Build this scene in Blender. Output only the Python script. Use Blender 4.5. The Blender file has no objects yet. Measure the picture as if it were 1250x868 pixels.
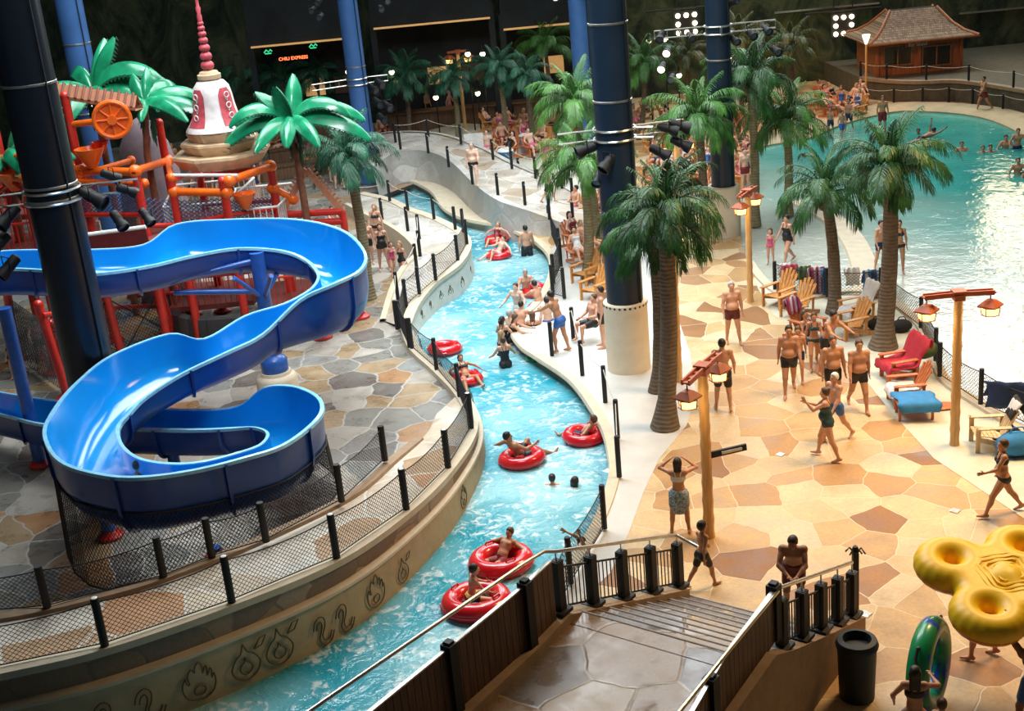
import bpy, bmesh, math, random
import numpy as np
from mathutils import Vector, Matrix
from mathutils.geometry import tessellate_polygon
D=bpy.data; SCN=bpy.context.scene; COL=SCN.collection
random.seed(7); rng=np.random.RandomState(7)
PI=math.pi
# ---------------- camera ----------------
FPX=1622.0; CX,CY=625.0,434.0; CAMH=12.7
_d=Vector((1040.0-CX,4800.0-CY,FPX)).normalized()
_Y=(Vector((0,0,1))-_d*_d.z).normalized(); _X=_Y.cross(-_d)
RW=Matrix((_X,_Y,-_d))                 # camera (right,down,forward) -> world
cam=D.cameras.new('camera'); camo=D.objects.new('camera',cam); COL.objects.link(camo)
right=RW@Vector((1,0,0)); upv=RW@Vector((0,-1,0)); back=RW@Vector((0,0,-1))
camo.matrix_world=Matrix(((right.x,upv.x,back.x,0),(right.y,upv.y,back.y,0),(right.z,upv.z,back.z,CAMH),(0,0,0,1)))
cam.sensor_width=36; cam.lens=36*FPX/1250; cam.clip_end=400
SCN.camera=camo
def G(px,py,z=0.0):
    r=RW@Vector((px-CX,py-CY,FPX)); t=(z-CAMH)/r.z
    return Vector((r.x*t,r.y*t,z))
def PX(p):
    c=RW.transposed()@(Vector(p)-Vector((0,0,CAMH))); return (c.x/c.z*FPX+CX,c.y/c.z*FPX+CY,FPX/c.z)
def V(px,py,Y):
    r=RW@Vector((px-CX,py-CY,FPX)); t=Y/r.y; return Vector((r.x*t,Y,CAMH+r.z*t))
# ---------------- world and light ----------------
w=D.worlds.new('world'); SCN.world=w; w.use_nodes=True
bgn=w.node_tree.nodes['Background']; bgn.inputs[0].default_value=(0.24,0.38,0.50,1); bgn.inputs[1].default_value=0.10
def area(name,loc,target,sx,sy,power,color,spread=180):
    l=D.lights.new(name,'AREA'); l.shape='RECTANGLE'; l.size=sx; l.size_y=sy; l.energy=power; l.color=color; l.spread=math.radians(spread)
    o=D.objects.new(name,l); COL.objects.link(o); o.location=loc
    o.rotation_euler=(Vector(target)-Vector(loc)).to_track_quat('-Z','Y').to_euler(); return o
def spot(name,loc,target,power,color,ang=60,blend=.6,r=.3):
    l=D.lights.new(name,'SPOT'); l.energy=power; l.color=color; l.spot_size=math.radians(ang); l.spot_blend=blend; l.shadow_soft_size=r
    o=D.objects.new(name,l); COL.objects.link(o); o.location=loc
    o.rotation_euler=(Vector(target)-Vector(loc)).to_track_quat('-Z','Y').to_euler(); return o
area('skylight',(2,41,23.5),(0,37,0),14,26,6200,(0.93,0.98,1.0),125)
area('front_fill',(-2,20,24.5),(-1,46,0),10,6,1150,(0.92,0.97,1.0),80)  # added fill from the camera side, not an opening in the roof
area('pool_sparkle_lamps',(29,71,8.2),(19,50,0),4,1.2,150,(1.0,0.80,0.5),120)
spot('mural_lamp',(13,62,12),(14,73,3),900,(0.95,0.85,0.45),80)
area('clerestory_window',(8,71.5,18),(4,34,0),44,11,9500,(0.90,0.98,1.0))
area('warm_gantry_light',(14,27,16),(9,25,0),5,5,1150,(1.0,0.64,0.32),95)
area('court_fill',(-9,38,22),(-8,34,0),8,12,2700,(0.84,0.95,1.0))  # added cool fill to brighten the left court and slide
spot('hut_lamp',(17,60,8),(20,66,2.5),650,(1.0,0.42,0.14),70)
spot('beach_lamp',(12,60,9),(14.5,66,0),1300,(1.0,0.45,0.12),75)
spot('pool_lamp',(20,62,12),(17,56,0),1500,(1.0,0.72,0.30),80)
spot('shop_lamp',(-3,70,7),(-3,66,0),500,(1.0,0.55,0.25),110)
SCN.view_settings.view_transform='Standard'; SCN.view_settings.look='None'; SCN.view_settings.gamma=1
SCN.view_settings.use_curve_mapping=False; SCN.view_settings.exposure=0.08
# ---------------- materials ----------------
class NT:
    def __init__(s,name):
        s.m=D.materials.new(name); s.m.use_nodes=True; s.t=s.m.node_tree; s.n=s.t.nodes; s.b=s.n['Principled BSDF']; s.out=s.n['Material Output']
    def node(s,typ,**k):
        n=s.n.new(typ)
        for a,v in k.items(): setattr(n,a,v)
        return n
    def l(s,a,b): s.t.links.new(a,b)
    def geo(s,scale=1.0,obj=False):
        if obj: o=s.node('ShaderNodeTexCoord').outputs['Object']
        else: o=s.node('ShaderNodeNewGeometry').outputs['Position']
        mp=s.node('ShaderNodeMapping'); mp.inputs['Scale'].default_value=(scale,)*3 if not isinstance(scale,tuple) else scale
        s.l(o,mp.inputs['Vector']); return mp.outputs[0]
    def noise(s,vec,scale=5,detail=3,rough=.5,dist=0):
        n=s.node('ShaderNodeTexNoise'); n.inputs['Scale'].default_value=scale; n.inputs['Detail'].default_value=detail; n.inputs['Roughness'].default_value=rough; n.inputs['Distortion'].default_value=dist
        s.l(vec,n.inputs['Vector']); return n
    def ramp(s,fac,stops,interp='LINEAR'):
        r=s.node('ShaderNodeValToRGB'); r.color_ramp.interpolation=interp
        e=r.color_ramp.elements
        while len(e)<len(stops): e.new(.5)
        for i,(p,c) in enumerate(stops): e[i].position=p; e[i].color=(c[0],c[1],c[2],1)
        s.l(fac,r.inputs[0]); return r.outputs[0]
    def mix(s,f,a,b,mode='MIX'):
        m=s.node('ShaderNodeMix',data_type='RGBA',blend_type=mode)
        for i,v in ((0,f),(6,a),(7,b)):
            if hasattr(v,'is_output'): s.l(v,m.inputs[i])
            elif i==0: m.inputs[0].default_value=v
            else: m.inputs[i].default_value=(v[0],v[1],v[2],1)
        return m.outputs[2]
    def bump(s,h,st=.3,dist=.02):
        b=s.node('ShaderNodeBump'); b.inputs['Strength'].default_value=st; b.inputs['Distance'].default_value=dist
        s.l(h,b.inputs['Height']); s.l(b.outputs[0],s.b.inputs['Normal']); return b
    def base(s,c):
        if hasattr(c,'is_output'): s.l(c,s.b.inputs['Base Color'])
        else: s.b.inputs['Base Color'].default_value=(c[0],c[1],c[2],1)
    def set(s,**k):
        for a,v in k.items(): s.b.inputs[a.replace('_',' ')].default_value=v
_mc={}
def mat(name,c=(.5,.5,.5),rough=.6,metal=0,var=.12,nscale=6,bump=0,emit=0,coat=0,sss=0,obj=True):
    """plain material with a little procedural variation"""
    if name in _mc: return _mc[name]
    t=NT(name); v=t.geo(1,obj=obj); n=t.noise(v,nscale,3)
    lo=tuple(x*(1-var) for x in c); hi=tuple(min(1,x*(1+var)) for x in c)
    t.base(t.ramp(n.outputs[0],[(.3,lo),(.7,hi)])); t.set(Roughness=rough,Metallic=metal)
    if bump: t.bump(n.outputs[0],bump)
    if coat: t.b.inputs['Coat Weight'].default_value=coat; t.b.inputs['Coat Roughness'].default_value=.08
    if emit: t.b.inputs['Emission Color'].default_value=(*c,1); t.b.inputs['Emission Strength'].default_value=emit
    _mc[name]=t.m; return t.m
def flagstone(name,stops,grout,scale=.9,gw=.03,rough=.55,spec=.4,bumpst=.4,warp=.35,dims='2D'):
    t=NT(name); v=t.geo((scale,scale,scale*.01) if dims=='2D' else (scale,scale,scale*1.5))
    nz=t.noise(v,1.3,2); vm=t.node('ShaderNodeVectorMath',operation='MULTIPLY_ADD'); t.l(nz.outputs['Color'],vm.inputs[0]); vm.inputs[1].default_value=(warp,warp,0 if dims=='2D' else warp); t.l(v,vm.inputs[2])
    a=t.node('ShaderNodeTexVoronoi',feature='F1',voronoi_dimensions=dims); t.l(vm.outputs[0],a.inputs['Vector']); a.inputs['Scale'].default_value=1
    e=t.node('ShaderNodeTexVoronoi',feature='DISTANCE_TO_EDGE',voronoi_dimensions=dims); t.l(vm.outputs[0],e.inputs['Vector']); e.inputs['Scale'].default_value=1
    sep=t.node('ShaderNodeSeparateColor'); t.l(a.outputs['Color'],sep.inputs[0])
    c=t.ramp(sep.outputs[0],stops,'CONSTANT')
    v2=t.geo((1,1,1)); n2=t.noise(v2,1.6,6,.65); n3=t.noise(v2,14,3,.6)
    c=t.mix(.55,c,t.ramp(n2.outputs[0],[(.3,(.45,.40,.34)),(.7,(1,1,1))]),'MULTIPLY')
    c=t.mix(.3,c,t.ramp(n3.outputs[0],[(.35,(.55,.55,.55)),(.65,(1,1,1))]),'MULTIPLY')
    g=t.ramp(e.outputs['Distance'],[(gw*.5,(1,1,1)),(gw,(0,0,0))])
    t.base(t.mix(g,c,grout))
    h=t.ramp(e.outputs['Distance'],[(0,(0,0,0)),(gw*1.6,(1,1,1))]); t.bump(t.mix(.35,h,n2.outputs[0]),bumpst,.03)
    t.l(t.ramp(n2.outputs[0],[(.35,(rough-.25,)*3),(.65,(rough+.15,)*3)]),t.b.inputs['Roughness'])
    t.set(**{'Specular_IOR_Level':spec}); return t.m
M={}
M['gold_stone']=flagstone('golden_flagstone',[(0,(.72,.52,.27)),(.16,(.60,.38,.17)),(.30,(.76,.58,.34)),(.44,(.54,.31,.12)),(.56,(.74,.54,.29)),(.68,(.64,.42,.19)),(.78,(.36,.17,.06)),(.85,(.78,.61,.38)),(.92,(.44,.22,.08))],(.70,.57,.38),scale=1.12,gw=.014,warp=.18)
M['grey_stone']=flagstone('grey_flagstone',[(0,(.26,.25,.22)),(.2,(.40,.29,.17)),(.38,(.30,.30,.28)),(.52,(.42,.38,.32)),(.66,(.19,.17,.15)),(.78,(.50,.46,.40)),(.9,(.44,.24,.11))],(.40,.385,.35),scale=1.05,gw=.03,rough=.42,spec=.5,warp=.4)
M['walk_stone']=flagstone('buff_walkway_flagstone',[(0,(.62,.52,.40)),(.3,(.70,.66,.58)),(.55,(.50,.33,.19)),(.7,(.72,.60,.45)),(.88,(.56,.30,.14))],(.60,.56,.48),scale=.8,gw=.03,rough=.55,warp=.3)
M['stair_stone']=flagstone('landing_flagstone',[(0,(.20,.16,.13)),(.25,(.32,.21,.12)),(.45,(.22,.19,.18)),(.65,(.38,.27,.16)),(.85,(.17,.15,.14))],(.36,.30,.24),scale=.85,gw=.02,rough=.32,spec=.6,warp=.3)
M['rock_band']=flagstone('wall_band_stone',[(0,(.32,.21,.12)),(.35,(.40,.27,.16)),(.6,(.26,.18,.12)),(.8,(.42,.32,.22))],(.20,.14,.09),scale=.9,gw=.03,rough=.6,dims='3D')
M['pale_stone']=flagstone('pale_flagstone',[(0,(.60,.56,.50)),(.3,(.68,.65,.60)),(.5,(.54,.48,.40)),(.7,(.64,.58,.50)),(.88,(.50,.40,.30))],(.66,.63,.58),scale=.9,gw=.02,rough=.5,warp=.3)
def stucco(name,c,var=.12,rough=.75,b=.25,sc=3):
    t=NT(name); v=t.geo(1); n=t.noise(v,sc,6,.65); n2=t.noise(v,40,2)
    t.base(t.ramp(n.outputs[0],[(.3,tuple(x*(1-var) for x in c)),(.7,tuple(min(1,x*(1+var)) for x in c))])); t.set(Roughness=rough); t.bump(n2.outputs[0],b,.01); return t.m
M['frieze']=stucco('tan_cast_frieze',(.50,.37,.21)); M['frieze_far']=stucco('pale_cast_frieze',(.62,.60,.54))
M['curb']=stucco('pale_concrete_coping',(.60,.51,.37),.1); M['curb_brown']=stucco('brown_stained_curb',(.30,.20,.12),.2)
M['concrete']=stucco('pale_deck_concrete',(.56,.555,.52),.09,.6,.15,1.2)
M['strip']=stucco('greenish_deck_concrete',(.56,.55,.44),.12,.6,.15,1.2)
M['base_conc']=stucco('column_base_concrete',(.78,.67,.50),.07,.7,.15)
M['rockwall']=flagstone('pale_rock_wall',[(0,(.60,.58,.54)),(.3,(.70,.68,.64)),(.6,(.52,.50,.47)),(.8,(.66,.60,.50))],(.45,.43,.40),scale=.7,gw=.03,dims='3D')
M['wall_dark']=stucco('dark_painted_wall',(.02,.025,.028),.5,.8,.1,.5)
M['riverbed']=mat('painted_riverbed',(.10,.42,.50),.6,obj=False)
def water(name,deep,pale,nsc,foam_glint,bst,rough=.06,alpha=.82,gradient=None,bd=.08):
    t=NT(name); v=t.geo(1); n=t.noise(v,nsc,4,.55,.8); n2=t.noise(v,nsc*3.1,3,.6,.4); n3=t.noise(v,.35,2)
    c=t.mix(t.ramp(n3.outputs[0],[(.35,(0,0,0)),(.65,(1,1,1))]),deep,pale)
    if gradient: c=gradient(t,c)
    f=t.ramp(n.outputs[0],[(foam_glint,(0,0,0)),(foam_glint+.06,(1,1,1))]); c=t.mix(t.ramp(n2.outputs[0],[(.45,(0,0,0)),(.6,(.75,.75,.75))]),c,t.mix(f,c,(.80,.90,.92)))  # white streaks: foam plus window reflections put into the colour
    t.base(c); t.set(Roughness=rough,IOR=1.33,Specular_IOR_Level=.9,Alpha=alpha)
    h=t.node('ShaderNodeMath',operation='MULTIPLY_ADD'); t.l(n2.outputs[0],h.inputs[0]); h.inputs[1].default_value=.35; t.l(n.outputs[0],h.inputs[2])
    t.bump(h.outputs[0],bst,bd); return t.m
M['river']=water('river_water',(.015,.34,.45),(.34,.68,.75),1.7,.49,1.0,bd=.09)  # pale tone includes window glare put into the colour
def poolgrad(t,c):
    v=t.geo(1); s=t.node('ShaderNodeSeparateXYZ'); t.l(v,s.inputs[0])
    # depth of the basin grows to the right and away from the beach
    a=t.node('ShaderNodeMath',operation='MULTIPLY_ADD'); t.l(s.outputs[0],a.inputs[0]); a.inputs[1].default_value=.085; a.inputs[2].default_value=-2.6
    b=t.node('ShaderNodeMath',operation='MULTIPLY_ADD'); t.l(s.outputs[1],b.inputs[0]); b.inputs[1].default_value=.036; t.l(a.outputs[0],b.inputs[2])
    n=t.noise(v,.25,2); d=t.node('ShaderNodeMath',operation='MULTIPLY_ADD'); t.l(n.outputs[0],d.inputs[0]); d.inputs[1].default_value=.4; t.l(b.outputs[0],d.inputs[2])
    f=t.ramp(d.outputs[0],[(0,(0,0,0)),(.75,(1,1,1))]); return t.mix(f,(.50,.52,.44),c)
M['pool']=water('pool_water',(.03,.30,.27),(.06,.40,.35),1.6,.66,.5,.07,.9,poolgrad,.05)
def planks(name,c1,c2,sc=7,axis=0):
    t=NT(name); v=t.geo(1,obj=True); n=t.noise(v,2,3); n2=t.noise(t.geo((12,12,1.2),obj=True),1.5,4)
    t.base(t.mix(t.ramp(n2.outputs[0],[(.35,(0,0,0)),(.65,(1,1,1))]),c1,c2)); t.set(Roughness=.5); t.bump(n2.outputs[0],.2,.01); return t.m
M['plank']=planks('dark_stained_planks',(.060,.026,.013),(.13,.06,.03))
M['wood']=planks('golden_cedar',(.52,.20,.045),(.70,.35,.10)); M['wood_red']=planks('red_cedar',(.40,.10,.03),(.62,.20,.06)); M['wood_pale']=planks('weathered_cedar',(.50,.34,.17),(.70,.52,.30))
M['wood_dark']=planks('dark_cedar',(.20,.09,.04),(.34,.16,.07))
M['black']=mat('black_powder_coat',(.007,.008,.009),.6); M['blackm']=mat('black_net_cord',(.015,.016,.018),.7)
M['white']=mat('white_plastic',(.75,.75,.72),.4); M['steel']=mat('brushed_steel',(.62,.60,.55),.28,.9); M['rope']=mat('pale_rope',(.55,.53,.46),.8)
M['col_blue']=mat('navy_column_paint',(.011,.026,.050),.38,var=.15,nscale=1.5); M['col_bright']=mat('blue_column_paint',(.045,.13,.34),.4,var=.12,nscale=1.5)
M['slide']=mat('blue_fibreglass',(.006,.29,.72),.16,coat=.6,var=.08,nscale=1.2); M['slide_dk']=mat('blue_fibreglass_outer',(.012,.075,.36),.35,coat=.2,var=.1,nscale=1.2); M['slide_rim']=mat('rim_highlight_blue',(.28,.66,.95),.25,coat=.4)  # slide rim is paler: the light it catches is put into its colour
M['red']=mat('red_painted_steel',(.58,.025,.015),.35,coat=.3); M['orange']=mat('orange_painted_steel',(.92,.15,.01),.35,coat=.3); M['redv']=mat('red_vinyl',(.66,.012,.02),.22,coat=.5,var=.06)
M['yellowv']=mat('yellow_vinyl',(1,.58,.008),.42,coat=0,var=.03); M['orangev']=mat('orange_vinyl',(.80,.22,.01),.3,coat=.3,var=.04)
M['inkl']=mat('incised_line',(.13,.10,.06),.9)
# ---------------- mesh helpers ----------------
class MB:
    def __init__(s): s.v=[]; s.f=[]; s.mi=[]; s.cur=0
    def add(s,vs,fs):
        o=len(s.v); s.v+= [tuple(v) for v in vs]; s.f+=[tuple(i+o for i in f) for f in fs]; s.mi+=[s.cur]*len(fs); return s
    def box(s,c,size,rz=0,mx=None):
        hx,hy,hz=size[0]/2,size[1]/2,size[2]/2; vs=[Vector((x*hx,y*hy,z*hz)) for z in (-1,1) for y in (-1,1) for x in (-1,1)]
        R=mx or Matrix.Rotation(rz,3,'Z'); c=Vector(c)
        return s.add([R@v+c for v in vs],[(0,2,3,1),(4,5,7,6),(0,1,5,4),(2,6,7,3),(0,4,6,2),(1,3,7,5)])
    def beam(s,a,b,wd,h,up=(0,0,1)):
        a=Vector(a);b=Vector(b);d=(b-a);L=d.length; d.normalize(); x=d.cross(Vector(up))
        if x.length<1e-4: x=Vector((1,0,0))
        x.normalize(); z=x.cross(d)
        return s.box((a+b)/2,(wd,L,h),mx=Matrix((x,d,z)).transposed())
    def tube(s,pts,r,n=8,cap=True,closed=False):
        P=[Vector(p) for p in pts]; R=r if isinstance(r,(list,tuple)) else [r]*len(P); m=len(P)
        prev=None; vs=[]
        for i,p in enumerate(P):
            if closed: t=P[(i+1)%m]-P[i-1]
            else: t=P[min(i+1,m-1)]-P[max(i-1,0)]
            t.normalize()
            if prev is None:
                a=Vector((0,0,1)) if abs(t.z)<.9 else Vector((1,0,0)); x=t.cross(a).normalized()
            else: x=(prev-t*prev.dot(t)).normalized()
            prev=x; y=t.cross(x)
            for k in range(n):
                q=2*PI*k/n; vs.append(p+(x*math.cos(q)+y*math.sin(q))*R[i])
        fs=[]
        for i in range(m if closed else m-1):
            j=(i+1)%m
            for k in range(n): fs.append((i*n+k,i*n+(k+1)%n,j*n+(k+1)%n,j*n+k))
        if cap and not closed: fs+= [tuple(range(n-1,-1,-1)),tuple((m-1)*n+k for k in range(n))]
        return s.add(vs,fs)
    def lathe(s,prof,c=(0,0,0),n=24,cap=True,R=None):
        vs=[];c=Vector(c)
        for r,z in prof:
            for k in range(n):
                v=Vector((r*math.cos(2*PI*k/n),r*math.sin(2*PI*k/n),z)); vs.append((R@v if R else v)+c)
        fs=[(i*n+k,i*n+(k+1)%n,(i+1)*n+(k+1)%n,(i+1)*n+k) for i in range(len(prof)-1) for k in range(n)]
        if cap: fs+=[tuple(range(n-1,-1,-1)),tuple((len(prof)-1)*n+k for k in range(n))]
        return s.add(vs,fs)
    def torus(s,c,R,r,n=36,m=14,mx=None,sx=1):
        vs=[];fs=[];c=Vector(c)
        for i in range(n):
            a=2*PI*i/n
            for j in range(m):
                b=2*PI*j/m; v=Vector(((R+r*math.cos(b))*math.cos(a)*sx,(R+r*math.cos(b))*math.sin(a),r*math.sin(b))); vs.append((mx@v if mx else v)+c)
        for i in range(n):
            for j in range(m): fs.append((i*m+j,((i+1)%n)*m+j,((i+1)%n)*m+(j+1)%m,i*m+(j+1)%m))
        return s.add(vs,fs)
    def ball(s,c,r,n=10,m=7,mx=None):
        if not isinstance(r,(tuple,list)): r=(r,r,r)
        vs=[];c=Vector(c)
        for i in range(m+1):
            a=PI*i/m
            for k in range(n):
                v=Vector((r[0]*math.sin(a)*math.cos(2*PI*k/n),r[1]*math.sin(a)*math.sin(2*PI*k/n),r[2]*math.cos(a))); vs.append((mx@v if mx else v)+c)
        fs=[(i*n+k,(i+1)*n+k,(i+1)*n+(k+1)%n,i*n+(k+1)%n) for i in range(m) for k in range(n)]
        return s.add(vs,fs)
    def grid(s,rows,closed=False):
        n=len(rows[0]); vs=[v for r in rows for v in r]; fs=[(i*n+k,i*n+k+1,(i+1)*n+k+1,(i+1)*n+k) for i in range(len(rows)-1) for k in range(n-1)]
        if closed: fs+=[(i*n+n-1,i*n,(i+1)*n,(i+1)*n+n-1) for i in range(len(rows)-1)]
        return s.add(vs,fs)
    def slab(s,poly,z1,z0=None):
        """flat-topped prism from a 2D polygon; z1 float"""
        P=[Vector((p[0],p[1],z1)) for p in poly]; tri=tessellate_polygon([P]); n=len(P)
        fs=[]
        for a,b,c in tri:
            nz=(P[b]-P[a]).cross(P[c]-P[a]).z; fs.append((a,b,c) if nz>0 else (a,c,b))
        if z0 is None: return s.add(P,fs)
        vs=P+[Vector((p.x,p.y,z0)) for p in P]; fs+=[tuple(i+n for i in reversed(f)) for f in fs]
        area2=sum(P[i].x*P[(i+1)%n].y-P[(i+1)%n].x*P[i].y for i in range(n))
        for i in range(n):
            j=(i+1)%n; fs.append((i,i+n,j+n,j) if area2>0 else (i,j,j+n,i+n))
        return s.add(vs,fs)
    def build(s,name,m,parent=None,smooth=False,world=True,origin=None):
        me=D.meshes.new(name)
        off=Vector((0,0,0))
        if parent is not None and world: off=Vector(parent.get('_w',(0,0,0)))
        if origin is not None: off=Vector(origin)
        V=[(v[0]-off.x,v[1]-off.y,v[2]-off.z) for v in s.v]
        me.from_pydata(V,[],s.f); 
        ms=m if isinstance(m,(list,tuple)) else [m]
        for x in ms: me.materials.append(M[x] if isinstance(x,str) else x)
        if len(ms)>1: me.polygons.foreach_set('material_index',s.mi)
        me.polygons.foreach_set('use_smooth',[smooth]*len(s.f)); me.update()
        if smooth=='auto' or smooth is True:
            try: me.set_sharp_from_angle(angle=math.radians(42))
            except Exception: pass
        o=D.objects.new(name,me); COL.objects.link(o)
        if parent is not None: o.parent=parent; o['_w']=tuple(off)
        else: o['_w']=tuple(off); o.location=off
        return o
def tag(o,label=None,cat=None,group=None,kind=None):
    if label: o['label']=label
    if cat: o['category']=cat
    if group: o['group']=group
    if kind: o['kind']=kind
    return o
def thing(name,label,cat,loc=(0,0,0),rz=0,group=None,scale=1):
    o=D.objects.new(name,None); COL.objects.link(o); o.empty_display_size=.2; o.location=loc; o.rotation_euler=(0,0,rz); o.scale=(scale,)*3
    o['_w']=tuple(Vector(loc)); return tag(o,label,cat,group)
def solo(mb,name,m,label,cat,group=None,smooth=False,kind=None):
    a=np.array(mb.v); c=(float(a[:,0].mean()),float(a[:,1].mean()),float(a[:,2].min()))
    return tag(mb.build(name,m,None,smooth,origin=c),label,cat,group,kind)
def struct(mb,name,m,parent=None,smooth=False):
    o=mb.build(name,m,parent,smooth)
    if parent is None: o['kind']='structure'
    return o
def dup(root,loc=None,rz=None,label=None,group=None,scale=None,cat=None):
    def cp(o,par):
        c=o.copy(); COL.objects.link(c)
        if par is not None: c.parent=par
        for ch in kids.get(o.name,[]): cp(ch,c)
        return c
    kids={}
    def walk(o):
        kids[o.name]=list(o.children)
        for k in o.children: walk(k)
    walk(root); r=cp(root,None)
    if loc is not None: r.location=loc
    if rz is not None: r.rotation_euler=(0,0,rz)
    if scale is not None: r.scale=(scale,)*3 if not isinstance(scale,tuple) else scale
    if label: r['label']=label
    if group: r['group']=group
    if cat: r['category']=cat
    return r
def catmull(P,n=6,closed=False):
    P=[np.array(p,float) for p in P]; m=len(P); out=[]
    for i in range(m if closed else m-1):
        p0=P[(i-1)%m] if closed or i>0 else 2*P[0]-P[1]; p1=P[i]; p2=P[(i+1)%m]; p3=P[(i+2)%m] if closed or i<m-2 else 2*P[-1]-P[-2]
        for k in range(n):
            t=k/n; out.append(.5*((2*p1)+(-p0+p2)*t+(2*p0-5*p1+4*p2-p3)*t*t+(-p0+3*p1-3*p2+p3)*t**3))
    if not closed: out.append(P[-1])
    return [Vector(tuple(o)) for o in out]
def pxpath(L,z=None,n=6):
    return catmull([tuple(G(*p) if z is None else G(p[0],p[1],z)) for p in L],n)
def normals(path):
    o=[]
    for i in range(len(path)):
        d=path[min(i+1,len(path)-1)]-path[max(i-1,0)]; d.z=0; d.normalize(); o.append(Vector((d.y,-d.x,0)))
    return o   # points to the right of travel
def profile_sweep(path,prof,mb=None):
    """prof: list of (offset to the right, dz) or function(i)->list"""
    mb=mb or MB(); N=normals(path); rows=[]
    for i,p in enumerate(path):
        pr=prof(i) if callable(prof) else prof
        rows.append([p+N[i]*a+Vector((0,0,b)) for a,b in pr])
    mb.grid(rows); return mb
def sweepbox(path,a,b,z0,z1,mb=None):
    return profile_sweep(path,[(b,z0),(b,z1),(a,z1),(a,z0),(b,z0)],mb)
t=NT('dim_painted_mural'); v=t.geo(1); n=t.noise(t.geo((.5,.5,.28)),1.1,6,.7,1.5); s_=t.node('ShaderNodeSeparateXYZ'); t.l(v,s_.inputs[0])
t.base(t.ramp(n.outputs[0],[(.38,(.012,.022,.014)),(.5,(.04,.06,.03)),(.62,(.10,.11,.055)),(.75,(.05,.07,.04))])); t.set(Roughness=.9); M['mural']=t.m
# ================= setting =================
WZ=-.35
# left bank, travelling from the near left corner up the river; fence-base line with deck height
T=[(-160,850,1.3),(0,818,1.28),(128,788,1.24),(283,735,1.18),(411,681,1.03),(496,622,.83),(547,571,.66),(575,523,.40),(563,485,.18),(533,452,.10),(504,425,.10),(493,400,.12)]
T2=[(493,400,.12),(505,372,.35),(527,345,.5),(556,323,.6),(569,300,.6),(560,283,.6),(528,266,.55),(497,255,.5),(474,244,.45),(440,236,.4)]
LB=pxpath(T,None,8); LB2=pxpath(T2,None,8)
NL=normals(LB); NL2=normals(LB2)
def bankprof(path):
    def f(i):
        z=path[i].z; s=min(1.0,max(.25,(z-.1)/.9)); y=WZ-z
        fz=y+ (z-WZ)*(.62 if z>.3 else .7)
        return [(.27,-1.3-z),(.27,y+.0),(.22,fz-.04),(.27,fz),(.26,fz+.05),(.15,fz+.11*s),(.13,-.12),(.17,-.10),(.17,.03),(-.12,.03),(-.12,-.4)]
    return f
full=bankprof(LB); full2=bankprof(LB2)
struct(profile_sweep(LB,lambda i:full(i)[0:3]),'wall_river_frieze','frieze',smooth=True)
struct(profile_sweep(LB,lambda i:full(i)[2:6]),'trim_frieze_ledge','curb',smooth=True)
struct(profile_sweep(LB,lambda i:full(i)[5:7]),'wall_river_band','rock_band',smooth=True)
struct(profile_sweep(LB,lambda i:full(i)[6:]),'trim_river_coping','curb')
def pro2(i):
    z=LB2[i].z; y=WZ-z; return [(.20,-1.3-z),(.20,y),(.14,-.10)]
struct(profile_sweep(LB2,pro2),'wall_river_far_frieze','frieze_far',smooth=True)
struct(profile_sweep(LB2,[(.14,-.12),(.19,-.10),(.19,.03),(-.14,.03),(-.14,-.5)]),'trim_far_coping','curb')
# deck of the left walkway
inner=[(-160,768,1.3),(0,757,1.28),(150,724,1.24),(250,690,1.18),(330,657,1.05),(430,607,.83),(482,563,.62),(520,530,.2),(533,505,.05)]
IN=pxpath(inner,None,8)
def match(A,B):   # resample B to A's count by arc length
    def res(P,n):
        d=[0]
        for i in range(1,len(P)): d.append(d[-1]+(P[i]-P[i-1]).length)
        out=[]
        for k in range(n):
            t=d[-1]*k/(n-1); i=max(0,min(len(P)-2,int(np.searchsorted(d,t))-1)); u=(t-d[i])/max(1e-9,d[i+1]-d[i]); out.append(P[i].lerp(P[i+1],u))
        return out
    return res(A,60),res(B,60)
kk=next(i for i,p in enumerate(LB) if p.z<.16 and i>40)
A_,B_=match(LB[:kk],IN); mb=MB(); rows=[]
for a,b in zip(A_,B_): rows.append([Vector((a.x,a.y,a.z)),a.lerp(b,.5),Vector((b.x,b.y,b.z))])
mb.grid(rows); struct(mb,'floor_left_walkway','walk_stone',smooth=True)
sm=IN[:-10]
mb=profile_sweep(sm,lambda i:[(.10,0),(.08,.07),(-.12,.09),(-.17,.03),(-.19,-.3),(-.2,-sm[i].z-.02)]); struct(mb,'wall_walkway_inner_curb','curb_brown',smooth=True)
# far raised walkway left of the river
inner2=[(470,392,.02),(482,352,.3),(497,325,.45),(512,310,.55),(505,297,.6),(490,284,.6),(470,272,.5),(448,262,.4),(425,250,.35)]
IN2=pxpath(inner2,None,8); A2,B2=match(LB2,IN2); mb=MB(); mb.grid([[a,b] for a,b in zip(A2,B2)]); struct(mb,'floor_far_walkway','pale_stone',smooth=True)
struct(profile_sweep(IN2,lambda i:[(0.05,0),(.03,.08),(-.15,.08),(-.17,-IN2[i].z-.02)]),'trim_far_walkway_curb','curb')
# right bank of the river
RBp=[(474,218),(505,222),(532,235),(548,256),(572,268),(612,276),(640,286),(664,299),(679,318),(676,345),(660,372),(640,392),(633,406),(645,424),(664,437),(704,464),(731,498),(748,529),(755,556),(757,580),(748,615),(730,655),(700,700),(660,750),(600,820),(520,900),(440,970)]
RB=pxpath([(x,y-2) for x,y in RBp],0.0,5); NR=normals(RB)
struct(profile_sweep(RB,[(-.02,-1.3),(-.02,-.02),(0,.05),(.24,.05),(.27,-.05)]),'trim_right_coping','curb')
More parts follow.
